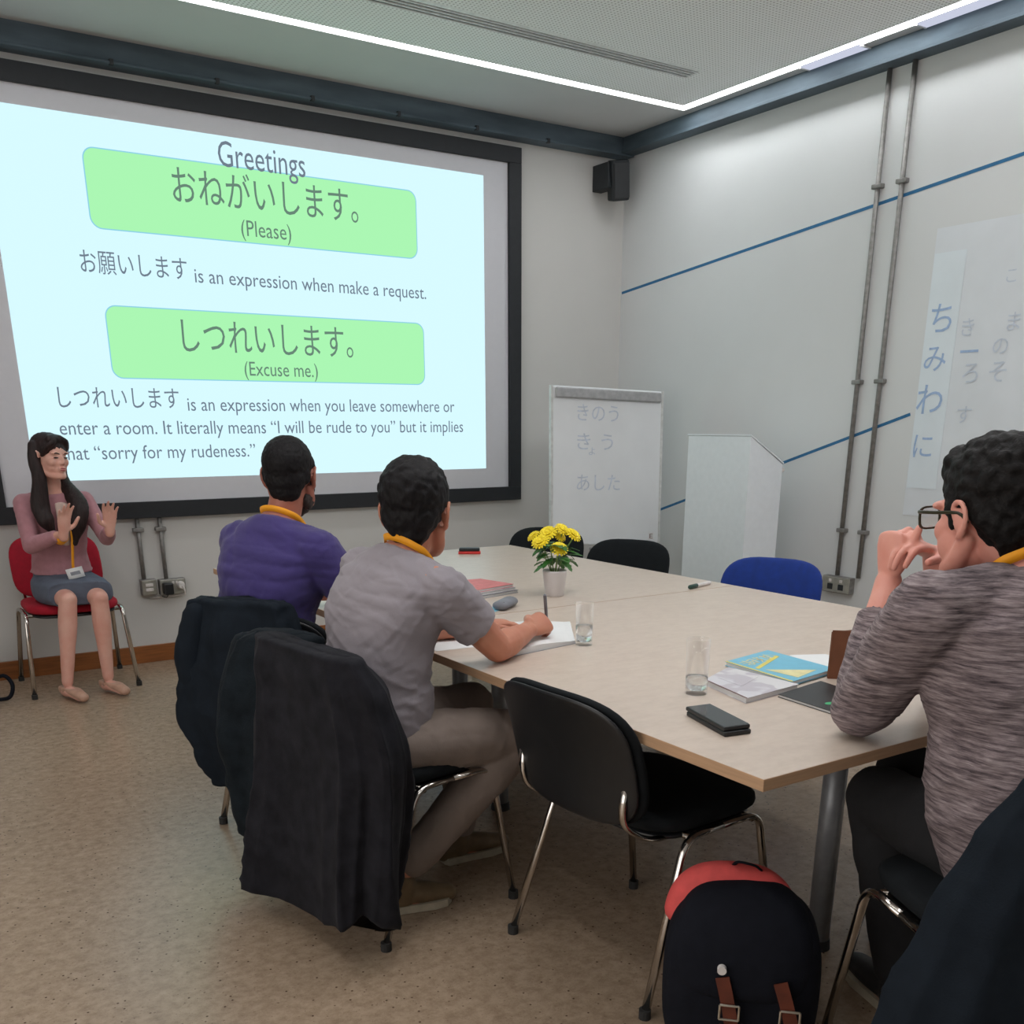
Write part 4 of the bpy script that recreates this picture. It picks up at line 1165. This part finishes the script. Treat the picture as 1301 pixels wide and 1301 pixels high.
g = G(); trousers(g, J, k=1.05); put(garment(g, 0.008, 5, [(0.004, 16, 2)]), 'trousers', M['black_trousers'], pd)
short_hair(Hd, 'hair_curly', pd, amp=0.010, freq=48, bulk=1.06, nape=0.056, top=0.012, fringe=1.5)
g = G()
for q in (-1, 1):
    Hd.e(g, (q * 0.056, 0.020, -0.062), (0.016, 0.034, 0.026))
Hd.e(g, (0, 0.056, -0.090), (0.036, 0.032, 0.022))
lanyard(J, Hd, pd, up=0.12, r=0.078, wide=0.022)
g = ribbon([Hd.p(0.0, -0.115, -0.10), Hd.p(-0.05, -0.10, -0.10), Hd.p(-0.085, -0.05, -0.115), Hd.p(-0.09, 0.01, -0.135)], [Hd.u] * 4, 0.035, 0.010)
put(g.mesh(), 'collar', M['marl'], pd)
for s in 'RL':
    g = G(); so = G(); shoe(g, J['an' + s], J['toe' + s], 1.05, so)
    o = put(remesh(g, 0.006, 3), 'shoe', M['shoe_black'], pd); wp(link('sole', so.mesh(), M['sole']), o)
# glasses
gl = empty('eyeglasses', Hd.p(0, 0.1, 0), 0, 'dark olive square-framed glasses worn by the man in the marled sweater', 'glasses')
for q in (-1, 1):
    cx = q * 0.035; lp = []
    for a in range(0, 360, 20):
        t = math.radians(a); ca, sa = math.cos(t), math.sin(t)
        lp.append(Hd.p(cx + math.copysign(abs(ca) ** .55, ca) * 0.027, 0.104 - 0.10 * abs(cx) * 0.5, 0.004 + math.copysign(abs(sa) ** .55, sa) * 0.020))
    g = G(); n = len(lp); c0 = sum(lp, V()) / n
    rings = []
    for p in lp:
        o_ = (p - c0).normalized(); f = Hd.f
        rings.append([p + o_ * .0022 + f * .0018, p - o_ * .0022 + f * .0018, p - o_ * .0022 - f * .0018, p + o_ * .0022 - f * .0018])
    vs = [p for r in rings for p in r]; fs = []
    for i in range(n):
        for j in range(4):
            fs.append((i * 4 + j, i * 4 + (j + 1) % 4, ((i + 1) % n) * 4 + (j + 1) % 4, ((i + 1) % n) * 4 + j))
    g.add(vs, fs)
    wobj(g, 'rim', M['glasses'], gl, smooth=False)
    g = G(); g.add([p for p in lp] + [p - Hd.f * 0.001 for p in lp], [tuple(range(n)), tuple(range(2 * n - 1, n - 1, -1))] + [(i, (i + 1) % n, n + (i + 1) % n, n + i) for i in range(n)])
    wobj(g, 'lens', M['glass'], gl)
    g = G().tube([Hd.p(q * 0.062, 0.100, 0.016), Hd.p(q * 0.078, 0.09, 0.016), Hd.p(q * 0.083, 0.05, 0.014), Hd.p(q * 0.084, 0.0, 0.012), Hd.p(q * 0.083, -0.02, -0.005)], [(.002, .0035)] * 5, 8, smooth=3, round_caps=True)
    wobj(g, 'temple', M['glasses'], gl, smooth=True)
wobj(G().tube([Hd.p(-0.009, 0.1035, 0.008), Hd.p(0, 0.106, 0.011), Hd.p(0.009, 0.1035, 0.008)], .0022, 8, smooth=3), 'bridge', M['glasses'], gl, smooth=True)

# ------------------------------------------------------------------ coats over the chair backs
def coat(name, rows, m, label, nf=7, ph=0.0, n=110, wr=((0.005, 14, 3), (0.002, 45, 5)), loc=None, sub=8, ex=3.0):
    """rows: (centre, half width, half depth, fold amplitude, width-axis angle in degrees)"""
    P, Rr = catmull([V(r[0]) for r in rows], [tuple(r[1:5]) for r in rows], sub)
    rings = []
    for i, p in enumerate(P):
        hw, hd, fa, ang = Rr[i]
        a = V((math.cos(math.radians(ang)), math.sin(math.radians(ang)), 0)); b = V((-a.y, a.x, 0))
        ring = []
        for j in range(n):
            t = 2 * PI * j / n; ca, sa = math.cos(t), math.sin(t)
            w1 = nf * t + ph + 0.9 * math.sin(i * 0.07 + ph); w2 = (nf * 2 - 1) * t + 1.7 * ph + 0.6 * math.sin(i * 0.11)
            k = fa * (1.15 - 2.0 * abs(math.sin(w1 / 2)) ** 0.75) + fa * 0.55 * (0.6 - abs(math.sin(w2 / 2)) ** 0.8)
            x = math.copysign(abs(ca) ** (2 / ex), ca) * (hw + k); y = math.copysign(abs(sa) ** (2 / ex), sa) * (hd + k)
            ring.append(p + a * x + b * y + V((0, 0, 0.03 * fa / 0.02 * math.sin(3 * t + ph) * (i / len(P)) ** 3)))
        rings.append(ring)
    g = G().rings(rings)
    me = g.mesh(name)
    for a in wr: wrinkle(me, *a[:3], **(dict(stretch=a[3]) if len(a) > 3 else {}))
    o = link(name, me, M[m], None, True)
    tag(o, label, 'coat')
    return o
def sleeve_part(coat_o, pts, rad, m, name='sleeve', seed=1):
    g = G().tube(pts, rad, 28, side=(0, 1, 0), smooth=6, round_caps=True)
    me = g.mesh(name); wrinkle(me, 0.006, 22, seed); wrinkle(me, 0.002, 60, seed + 1)
    o = link(name, me, M[m], None, True); o.parent = coat_o; return o
c = coat('wool_coat', [((0.945, 2.45, 0.845), 0.20, 0.016, 0.001, 99), ((0.945, 2.445, 0.83), 0.250, 0.048, 0.003, 99), ((0.96, 2.42, 0.74), 0.275, 0.072, 0.008, 101), ((0.97, 2.40, 0.58), 0.285, 0.085, 0.015, 104),
                   ((0.965, 2.41, 0.44), 0.275, 0.095, 0.022, 106), ((0.94, 2.42, 0.28), 0.285, 0.095, 0.030, 106), ((0.925, 2.43, 0.13), 0.290, 0.090, 0.036, 106), ((0.925, 2.43, 0.11), 0.26, 0.06, 0.030, 106)],
     'coat_wool', 'long charcoal wool coat draped over the chair back of the man in the grey T-shirt', nf=6, n=200, ex=3.6, wr=((0.006, 12, 3, (1, 1, 0.5)), (0.002, 45, 5)))
sleeve_part(c, [(0.905, 2.61, 0.74), (0.87, 2.615, 0.56), (0.855, 2.60, 0.36), (0.85, 2.58, 0.22)], [(.06, .02), (.065, .03), (.060, .03), (.055, .028)], 'coat_wool', seed=4)
c = coat('fleece_jacket', [((1.02, 2.86, 0.80), 0.07, 0.04, 0.006, 125), ((1.02, 2.86, 0.77), 0.13, 0.09, 0.012, 125), ((0.99, 2.85, 0.64), 0.155, 0.11, 0.016, 120), ((0.965, 2.85, 0.50), 0.155, 0.11, 0.018, 115),
                       ((0.945, 2.84, 0.36), 0.13, 0.09, 0.018, 110), ((0.935, 2.83, 0.20), 0.12, 0.07, 0.014, 100), ((0.935, 2.83, 0.15), 0.10, 0.04, 0.010, 100)],
     'coat_teal', 'black woolly jacket bunched between the two occupied chairs on the left', nf=5, ph=1.0, wr=((0.010, 14, 31), (0.003, 45, 5)))
sleeve_part(c, [(0.95, 2.97, 0.74), (0.91, 2.98, 0.60), (0.88, 2.97, 0.44), (0.90, 2.95, 0.33)], [(.05, .05), (.06, .055), (.055, .05), (.05, .045)], 'coat_teal', seed=14)
c = coat('padded_jacket', [((1.00, 3.16, 0.86), 0.12, 0.02, 0.004, 128), ((1.00, 3.16, 0.84), 0.19, 0.055, 0.010, 128), ((1.00, 3.15, 0.72), 0.215, 0.085, 0.014, 128), ((0.99, 3.14, 0.60), 0.215, 0.095, 0.016, 128), ((0.975, 3.13, 0.47), 0.225, 0.10, 0.020, 128),
                       ((0.97, 3.12, 0.36), 0.17, 0.09, 0.016, 128), ((0.97, 3.10, 0.26), 0.13, 0.07, 0.012, 128), ((0.97, 3.10, 0.23), 0.09, 0.03, 0.006, 128)],
     'coat_navy', 'black padded jacket hanging on the chair of the man in the purple T-shirt', nf=7, ph=2.2, wr=((0.014, 11, 13), (0.004, 40, 5)))
sleeve_part(c, [(0.885, 3.26, 0.80), (0.85, 3.26, 0.66), (0.855, 3.24, 0.54), (0.88, 3.22, 0.42), (0.90, 3.20, 0.33)], [(.045, .045), (.055, .05), (.046, .045), (.055, .05), (.04, .04)], 'coat_navy', seed=19)
coat('navy_coat', [((1.70, 0.705, 0.865), 0.14, 0.02, 0.002, -24), ((1.70, 0.70, 0.84), 0.215, 0.045, 0.004, -24), ((1.69, 0.71, 0.74), 0.260, 0.07, 0.006, -24), ((1.665, 0.715, 0.60), 0.30, 0.085, 0.009, -24), ((1.64, 0.72, 0.45), 0.335, 0.10, 0.012, -24),
                   ((1.62, 0.72, 0.28), 0.37, 0.11, 0.014, -24), ((1.61, 0.72, 0.12), 0.375, 0.11, 0.014, -24), ((1.61, 0.72, 0.10), 0.33, 0.05, 0.010, -24)],
     'coat_navy', 'dark navy coat on the nearest chair back at the lower right', nf=6, ph=0.5)

# ------------------------------------------------------------------ backpack
bp = empty('backpack', (1.50, 1.38, 0), 0, 'black canvas backpack with coral lining and brown leather straps on the floor', 'backpack')
bf = V((-0.70, -0.714, 0)).normalized(); br = V((0.714, -0.70, 0)).normalized(); bc = V((1.535, 1.385, -0.0))
def bpt(x, y, z): return bc + br * x + bf * y + V((0, 0, z))     # x to the right in view, y to the camera
def bring(z, hw, hd, yo, n=48, ex=3.2, xo=0.0):
    out = []
    for j in range(n):
        t = 2 * PI * j / n; ca, sa = math.cos(t), math.sin(t)
        out.append(bpt(xo + math.copysign(abs(ca) ** (2 / ex), ca) * hw, yo + math.copysign(abs(sa) ** (2 / ex), sa) * hd, z))
    return out
g = G().rings([bring(0.0, .13, .07, 0), bring(0.012, .160, .095, 0), bring(0.08, .178, .108, 0), bring(0.20, .178, .110, 0), bring(0.29, .172, .100, -.004), bring(0.35, .150, .082, -.010), bring(0.385, .11, .055, -.016), bring(0.40, .05, .03, -.02)])
me = g.mesh(); wrinkle(me, 0.004, 18, 3); o = link('pack_body', me, M['bag'], None, True); wp(o, bp)
o.modifiers.new('sub', 'SUBSURF').levels = 1
# flap: domed cover lying over the front
g = G(); rings = []
for z, hw, yo, hd in ((0.16, .140, .045, .075), (0.22, .158, .040, .080), (0.29, .160, .030, .082), (0.35, .148, .012, .078), (0.395, .115, -.004, .060), (0.418, .065, -.016, .034)):
    rings.append(bring(z, hw, hd, yo, ex=2.8))
me = G().rings(rings).mesh(); wrinkle(me, 0.003, 20, 8); o = link('flap', me, M['bag'], None, True); wp(o, bp); o.modifiers.new('sub', 'SUBSURF').levels = 2; o.modifiers['sub'].render_levels = 2
# coral lining visible round the back of the flap
g = G(); rings = []
for z, hw, yo, hd in ((0.27, .160, -.045, .065), (0.33, .156, -.050, .062), (0.385, .136, -.054, .052), (0.42, .100, -.054, .038), (0.440, .055, -.054, .02)):
    rings.append(bring(z, hw, hd, yo, ex=2.4, xo=-0.028))
me = G().rings(rings).mesh(); wrinkle(me, 0.003, 20, 9); o = link('lining', me, M['coral'], None, True); wp(o, bp); o.modifiers.new('sub', 'SUBSURF').levels = 2; o.modifiers['sub'].render_levels = 2
wobj(G().tube([bpt(-.03, -.05, .437), bpt(-.02, -.03, .454), bpt(.015, -.025, .450), bpt(.03, -.04, .434)], [(.006, .003)] * 4, 8, smooth=4, round_caps=True), 'haul_loop', M['bag'], bp, smooth=True)
for x, tilt in ((-0.030, 0.014), (0.098, 0.018)):
    st = wobj(ribbon([bpt(x - tilt, .128, .245), bpt(x, .132, .19), bpt(x + tilt, .135, .12), bpt(x + tilt * 1.5, .128, .04)], [br] * 4, 0.030, 0.004), 'leather_strap', M['leather'], bp)
    c = bpt(x + tilt * .4, .139, .165)
    g = G()
    def fr(a, b, z): return c + br * a + bf * b + V((0, 0, z))
    for (a0, z0, a1, z1) in ((-.021, .018, .021, .018), (-.021, -.018, .021, -.018), (-.021, -.018, -.021, .018), (.021, -.018, .021, .018)):
        g.tube([fr(a0, 0, z0), fr(a1, 0, z1)], 0.0028, 8)
    wobj(g, 'buckle', M['brass'], st)
    wobj(ribbon([fr(-.02, .002, -.034), fr(.0, .004, -.034), fr(.02, .002, -.034)], [(0, 0, 1)] * 3, 0.010, 0.003), 'strap_keeper', M['leather'], st)
wobj(G().tube([bpt(-.046, .116, .262), bpt(-.046, .130, .262)], 0.010, 18), 'snap_button', M['white_plug'], bp)
wobj(G().add([bpt(-.005, .118, .10), bpt(.045, .118, .10), bpt(.045, .118, .075), bpt(-.005, .118, .075), bpt(-.005, .112, .10), bpt(.045, .112, .10), bpt(.045, .112, .075), bpt(-.005, .112, .075)],
             [(0, 1, 2, 3), (7, 6, 5, 4), (0, 1, 5, 4), (1, 2, 6, 5), (2, 3, 7, 6), (3, 0, 4, 7)]), 'sewn_label', M['paper'], bp)

# black bag with a looped strap at the left edge
hb = empty('handbag', (0.36, 5.78, 0), 0, 'black bag with a looped strap on the floor beside the red chair', 'bag')
g = G().rings([[V((0.30 + math.copysign(abs(math.cos(t)) ** .6, math.cos(t)) * w_, 5.74 + math.copysign(abs(math.sin(t)) ** .6, math.sin(t)) * .06, z)) for t in [2 * PI * j / 32 for j in range(32)]] for z, w_ in ((0, .12), (.02, .15), (.12, .15), (.2, .13), (.22, .09))])
o = wobj(g, 'bag_body', M['bag'], hb, smooth=True)
wobj(G().tube([(0.42, 5.70, 0.10), (0.50, 5.68, 0.14), (0.535, 5.66, 0.09), (0.51, 5.64, 0.03), (0.44, 5.66, 0.02)], [(.014, .010)] * 5, 10, smooth=5, round_caps=True), 'strap', M['bag'], hb, smooth=True)
wobj(G().tube([(0.43, 5.70, 0.04), (0.46, 5.69, 0.10), (0.45, 5.69, 0.15)], [(.008, .006)] * 3, 8, smooth=4, round_caps=True), 'strap', M['bag'], hb, smooth=True)

# ------------------------------------------------------------------ things on the table
def tumbler(x, y, h, r, water, label):
    t = empty('glass_tumbler', (x, y, TZ), 0, label, 'glass', 'water glasses')
    g = lathe([(0.001, 0.0), (r * .9, 0.0), (r * .92, 0.004), (r, h), (r - .0018, h), (r * .90, 0.012), (0.001, 0.010)], 40)
    child(g.obj('glass_wall', M['glass'], None, smooth=True), t)
    r2 = r * 0.905
    child(lathe([(0.001, 0.0125), (r2 - .002, 0.0130), (r2 + (r - r * .9) * water / h * .6, water), (0.001, water)], 32).obj('water', M['water'], None, smooth=True), t)
    return t
tumbler(1.755, 1.812, 0.145, 0.031, 0.045, 'tall clear glass of water nearest the phone')
tumbler(1.868, 2.445, 0.135, 0.029, 0.062, 'tall clear glass of water beside the open notebook')

# potted chrysanthemum
fl = empty('flower_pot', (2.335, 3.262, TZ), 0, 'small yellow chrysanthemum in a white pot in the middle of the table', 'plant')
child(lathe([(0.001, 0), (0.036, 0), (0.038, .004), (0.049, 0.095), (0.050, 0.104), (0.047, 0.104), (0.045, 0.090), (0.001, 0.088)], 36).obj('pot', M['white_cup'], None, smooth=True), fl)
child(lathe([(0.001, 0.086), (0.0445, 0.086), (0.0445, 0.090), (0.001, 0.093)], 24).obj('soil', mat('soil', (0.03, 0.02, 0.015, 1), 0.95, bump=0.5), None), fl)
rnd = random.Random(4)
def leafm(c, d, up, L, W_):
    d = V(d).normalized(); s_ = d.cross(V(up)).normalized(); n_ = s_.cross(d)
    prof = ((0, .10), (.15, .45), (.25, .35), (.4, .95), (.5, .62), (.65, .88), (.75, .5), (.88, .45), (1, .03))
    top, bot = [], []
    for t, k in prof:
        cc = V(c) + d * L * t - n_ * (L * .35 * t * t)
        top.append((cc + s_ * W_ * k, cc, cc - s_ * W_ * k))
    g = G(); vs = []
    for a, b, c_ in top:
        vs += [a + n_ * .004 * 0, b - n_ * .0015, c_]
    m_ = len(top); th = n_ * 0.0012
    allv = vs + [p - th for p in vs]; o_ = len(vs); fs = []
    for i in range(m_ - 1):
        for j in (0, 1):
            q = [i * 3 + j, i * 3 + j + 1, (i + 1) * 3 + j + 1, (i + 1) * 3 + j]
            fs.append(tuple(q)); fs.append(tuple(x + o_ for x in reversed(q)))
    for i in range(m_ - 1):
        fs.append((i * 3, (i + 1) * 3, (i + 1) * 3 + o_, i * 3 + o_)); fs.append((i * 3 + 2, i * 3 + 2 + o_, (i + 1) * 3 + 2 + o_, (i + 1) * 3 + 2))
    g.add(allv, fs)
    return g
def view(u, d, z): return V((u * 0.865 + d * 0.50, -u * 0.50 + d * 0.865, z))   # u right in view, d away
heads = [((-0.060, -0.02, 0.218), 0.036), ((-0.028, 0.010, 0.248), 0.036), ((0.030, 0.02, 0.262), 0.030), ((0.072, 0.00, 0.242), 0.034), ((0.012, -0.045, 0.192), 0.034), ((-0.085, 0.03, 0.236), 0.026), ((0.022, 0.03, 0.232), 0.024)]
for (u, d, z), r in heads:
    c = view(u, d, z); b0 = view(u * .12, d * .12, 0.088)
    sm_ = child(G().tube([b0, lerp(b0, c, .5) + V((0, 0, .012)), c - V((0, 0, .012))], .0024, 8, smooth=3).obj('stem', M['stem'], None, smooth=True), fl)
    g = G(); ax = (V((0, 0, 1)) * .75 + view(u * 8, d * 8 - .5, 0).normalized() * .65).normalized()
    s1 = ax.orthogonal().normalized(); s2 = ax.cross(s1)
    for layer, (k, rr, el) in enumerate(((16, 1.0, 0.12), (14, .86, .38), (11, .66, .75), (8, .42, 1.1))):
        for i in range(k):
            a = 2 * PI * (i + .5 * layer + rnd.uniform(-.15, .15)) / k
            dr = (s1 * math.cos(a) + s2 * math.sin(a)); dd = dr * math.cos(el) + ax * math.sin(el)
            sd = dd.cross(ax).normalized(); L = r * rr
            p0 = c + dd * .003; w_ = r * .17; t_ = sd.cross(dd) * 0.0014
            mid = p0 + dd * L * .6 + ax * .002; tip = p0 + dd * L - ax * .002
            vs = [p0 - sd * w_ * .5, p0 + sd * w_ * .5, mid + sd * w_, tip + sd * w_ * .5, tip - sd * w_ * .5, mid - sd * w_]
            g.add(vs + [p - t_ for p in vs], [(0, 1, 2, 5), (5, 2, 3, 4), (11, 8, 7, 6), (10, 9, 8, 11), (0, 5, 11, 6), (5, 4, 10, 11), (4, 3, 9, 10), (3, 2, 8, 9), (2, 1, 7, 8), (1, 0, 6, 7)])
    g.ell(c + ax * .006, (r * .32, r * .32, r * .3), None, 10, 6)
    child(g.obj('flower', M['petal'], None), fl)
for i in range(40):
    a = 2 * PI * i / 40 * 2.6 + rnd.uniform(-.3, .3); rr = rnd.uniform(.012, .045); z = rnd.uniform(.135, .215)
    c = V((math.cos(a) * rr, math.sin(a) * rr, z)); d = V((math.cos(a), math.sin(a), rnd.uniform(-.35, .5)))
    child(leafm(c, d, (0, 0, 1), rnd.uniform(.055, .080), rnd.uniform(.018, .026)).obj('leaf', M['leaf'], None), fl)

def slab(pts, z0, z1, ):
    return G().prism(pts, z0, z1)
def quad(c, L, W_, deg):
    a = math.radians(deg); u = V((math.cos(a), math.sin(a))); v = V((-math.sin(a), math.cos(a)))
    return [tuple(V(c) + u * x * L / 2 + v * y * W_ / 2) for x, y in ((-1, -1), (1, -1), (1, 1), (-1, 1))]
def book(name, pts, z0, th, cover, label, cat, pages='paper', group=None):
    cx = sum(p[0] for p in pts) / 4; cy = sum(p[1] for p in pts) / 4
    o = empty(name, (cx, cy, z0), 0, label, cat, group)
    sh = [(cx + (p[0] - cx) * .975, cy + (p[1] - cy) * .975) for p in pts]
    wobj(slab(sh, z0 + .0012, z0 + th - .0012), 'pages', M[pages], o)
    wobj(slab(pts, z0, z0 + .0012), 'back_cover', M[cover], o)
    wobj(slab(pts, z0 + th - .0012, z0 + th), 'front_cover', M[cover], o)
    return o
# phone: view order of corners
ph = empty('smartphone', (1.60, 1.56, TZ), 0, 'black smartphone in a thick flip case at the near corner of the table', 'phone')
P4 = [(1.592, 1.672), (1.661, 1.660), (1.615, 1.482), (1.545, 1.496)]
wobj(slab(P4, TZ, TZ + .011), 'case', M['black_plastic'], ph, bevel=0.003, seg=3)
q4 = [(p[0] + .002, p[1] + .006) for p in P4]
wobj(slab(q4, TZ + .0115, TZ + .0215), 'handset', M['black_plastic'], ph, bevel=0.003, seg=3)
cx = sum(p[0] for p in q4) / 4; cy = sum(p[1] for p in q4) / 4
wobj(slab([(cx + (p[0] - cx) * .93, cy + (p[1] - cy) * .95) for p in q4], TZ + .0214, TZ + .0219), 'screen_glass', M['phone_screen'], ph)
def bil(P, u, v):
    a = lerp((*P[0], 0), (*P[1], 0), u); b = lerp((*P[3], 0), (*P[2], 0), u); c = lerp(a, b, v); return (c.x, c.y)
# blue book
BB = [(2.030, 1.984), (2.247, 2.023), (2.229, 1.753), (2.011, 1.718)]
bb = book('textbook', BB, TZ + .003, 0.012, 'bluebook', 'light blue paperback textbook with cream and yellow printing on its cover', 'book')
zt = TZ + .0152
def flat(P, z, name, m, root, th=.0004):
    return wobj(slab(P, z, z + th), name, M[m], root)
flat([bil(BB, .15, .52), bil(BB, .72, .90), bil(BB, .22, .95)], zt, 'cover_print', 'cream_print', bb)
flat([bil(BB, .10, .40), bil(BB, .85, .22), bil(BB, .85, .28), bil(BB, .10, .46)], zt, 'cover_print', 'yellow_print', bb)
for k in range(4):
    v0 = .05 + k * .075
    me = text_mesh('まみむめ'[k], 0, .05, 0, .06)
    a = bil(BB, .15 + .16 * k, .30 - .01 * k)
    me.transform(Matrix.Translation((a[0], a[1], zt + .0002)) @ Matrix.Rotation(math.radians(10), 4, 'Z') @ Matrix.Rotation(-PI / 2, 4, 'X'))
    wp(link('cover_lettering', me, M['cream_print']), bb)
flat([BB[0], (BB[0][0] + .008, BB[0][1] + .001), (BB[3][0] + .008, BB[3][1] + .001), BB[3]], zt, 'spine_edge', 'yellow_print', bb)
# magazine / workbook with white cover
W4 = [(1.876, 1.880), (2.020, 1.930), (2.005, 1.690), (1.790, 1.655)]
W4 = [(1.835, 1.865), (1.995, 1.935), (2.010, 1.692), (1.790, 1.668)]
wb_ = book('workbook', W4, TZ, 0.014, 'wbook', 'thin white-covered workbook lying between the water glass and the dark folder', 'book', 'paper')
flat([W4[0], (W4[0][0] + .004, W4[0][1]), (W4[3][0] + .004, W4[3][1]), W4[3]], TZ + .0143, 'spine_edge', 'leather', wb_)
flat([bil(W4, .3, .12), bil(W4, .85, .12), bil(W4, .9, .5), bil(W4, .3, .6)], TZ + .0142, 'cover_print', 'grey_cover' if False else 'wbook', wb_)
# dark folder with green mark
D4 = [(1.905, 1.668), (2.105, 1.700), (2.075, 1.49), (1.890, 1.455)]
df = book('notebook', D4, TZ, 0.008, 'grey_cover' if False else 'black_plastic', 'dark slate notebook with a green mark by the elbow of the man in the sweater', 'notebook')
flat([(1.945 + .016 * math.cos(t), 1.535 + .010 * math.sin(t)) for t in [PI * 2 * k / 16 for k in range(16)]], TZ + .0082, 'green_mark', 'green', df)
# white sheet
tag(slab([(2.21, 1.93), (2.30, 1.98), (2.40, 1.93), (2.36, 1.76), (2.25, 1.76)], TZ, TZ + .0012).obj('paper_sheet', M['paper']), 'white sheet of paper beyond the light blue textbook', 'paper')
# upright brown card folder
bc_ = empty('card_folder', (2.22, 1.70, TZ), 0, 'brown card folder standing upright by the sweater sleeve', 'folder')
wobj(G().add([(2.165, 1.725, TZ), (2.30, 1.60, TZ), (2.30, 1.60, TZ + .135), (2.165, 1.725, TZ + .135), (2.168, 1.728, TZ), (2.303, 1.603, TZ), (2.303, 1.603, TZ + .135), (2.168, 1.728, TZ + .135)],
             [(3, 2, 1, 0), (4, 5, 6, 7), (0, 1, 5, 4), (1, 2, 6, 5), (2, 3, 7, 6), (3, 0, 4, 7)]), 'front_cover', M['brown_card'], bc_)
wobj(G().add([(2.168, 1.728, TZ), (2.32, 1.70, TZ), (2.32, 1.70, TZ + .13), (2.168, 1.728, TZ + .13), (2.168, 1.731, TZ), (2.32, 1.703, TZ), (2.32, 1.703, TZ + .13), (2.168, 1.731, TZ + .13)],
             [(3, 2, 1, 0), (4, 5, 6, 7), (0, 1, 5, 4), (1, 2, 6, 5), (2, 3, 7, 6), (3, 0, 4, 7)]), 'back_cover', M['brown_card'], bc_)
# notebook the grey-shirted man writes in
N4 = [(1.60, 2.425), (1.80, 2.80), (2.02, 2.68), (1.86, 2.455)]
N4 = [(1.575, 2.43), (1.745, 2.83), (2.03, 2.74), (1.855, 2.475)]
nbk = empty('open_notebook', (1.8, 2.6, TZ), 0, 'open white notebook under the writing hand of the man in the grey T-shirt', 'notebook')
g = G(); rows = []
for i in range(13):
    u = i / 12
    a = lerp((*N4[0], 0), (*N4[3], 0), u); b = lerp((*N4[1], 0), (*N4[2], 0), u)
    h = .010 + .010 * math.sin(PI * min(1, u * 1.1)) * (1 if u < .55 else .9)
    rows.append([V((a.x, a.y, TZ + .0005)), V((a.x, a.y, TZ + h)), V((b.x, b.y, TZ + h)), V((b.x, b.y, TZ + .0005))])
g.rings(rows); wobj(g, 'page_block', M['paper'], nbk)
wobj(slab([bil(N4, -.01, -.01), bil(N4, 1.01, -.01), bil(N4, 1.01, 1.01), bil(N4, -.01, 1.01)], TZ, TZ + .0008), 'cover', M['grey_cover'], nbk)
pn = empty('pen', (1.79, 2.53, TZ + .04), 0, 'dark pen held in the writing hand of the man in the grey T-shirt', 'pen')
wobj(G().tube([(1.835, 2.600, TZ + .028), (1.80, 2.560, TZ + .10), (1.785, 2.545, TZ + .15)], [.0025, .0055, .0055], 10, round_caps=True), 'barrel', M['grey_cover'], pn, smooth=True)
# sheet under left arm
tag(slab([(1.43, 2.62), (1.62, 2.60), (1.66, 2.86), (1.45, 2.90)], TZ, TZ + .001).obj('paper_sheet', M['paper']), 'white sheet of paper under the left forearm of the man in the grey T-shirt', 'paper')
# red notebooks stack
for k, (m_, nm, lab) in enumerate((('grey_cover', 'notebook', 'grey notebook at the bottom of the stack beyond the grey T-shirt sleeve'), ('wbook', 'notebook', 'pale notebook in the middle of the stack beyond the grey T-shirt sleeve'), ('pink', 'notebook', 'pink-covered notebook on top of the stack beyond the grey T-shirt sleeve'))):
    book(nm, [(p[0] + .006 * (2 - k), p[1] - .008 * (2 - k)) for p in [(1.98, 3.36), (2.02, 3.64), (2.20, 3.62), (2.24, 3.42)]], TZ + .012 * k, .0115, m_, lab, 'notebook', group='stacked notebooks')
tag(slab(quad((1.93, 3.16), .09, .14, 20), TZ, TZ + .003).obj('card', M['cyan']), 'small light blue card beside the left hand of the man in the grey T-shirt', 'card')
gc = empty('glasses_case', (2.02, 3.14, TZ), 0, 'dark grey glasses case near the stacked notebooks', 'case')
wobj(G().tube([(1.97, 3.10, TZ + .018), (2.06, 3.17, TZ + .018)], [(.032, .018), (.032, .018)], 16, side=(1, -1, 0), round_caps=True), 'case_shell', M['grey_cover'], gc, smooth=True)
wobj(G().tube([(1.975, 3.085, TZ + .030), (2.055, 3.150, TZ + .030)], [.003, .003], 8), 'hinge', M['dark'], gc)
er = empty('board_eraser', (2.74, 4.62, TZ), math.radians(-32), 'red and black whiteboard eraser at the far end of the table', 'eraser')
child(G().box((-.06, -.025, 0), (.06, .025, .014)).obj('felt', M['red'], None, bevel=.004), er)
child(G().box((-.056, -.022, .014), (.056, .022, .032)).obj('grip', M['black_plastic'], None, bevel=.007, seg=3), er)
mk = empty('marker_pen', (2.96, 3.10, TZ), 0, 'whiteboard marker with a dark green cap lying on the table seam', 'marker')
wobj(G().tube([(2.95, 3.085, TZ + .009), (3.06, 3.118, TZ + .009)], .0085, 14, round_caps=True), 'barrel', M['white_plug'], mk, smooth=True)
wobj(G().tube([(2.905, 3.072, TZ + .0095), (2.955, 3.087, TZ + .0095)], .0095, 14, round_caps=True), 'cap', mat('dark_green_cap', srgb(20, 60, 50), 0.4), mk, smooth=True)
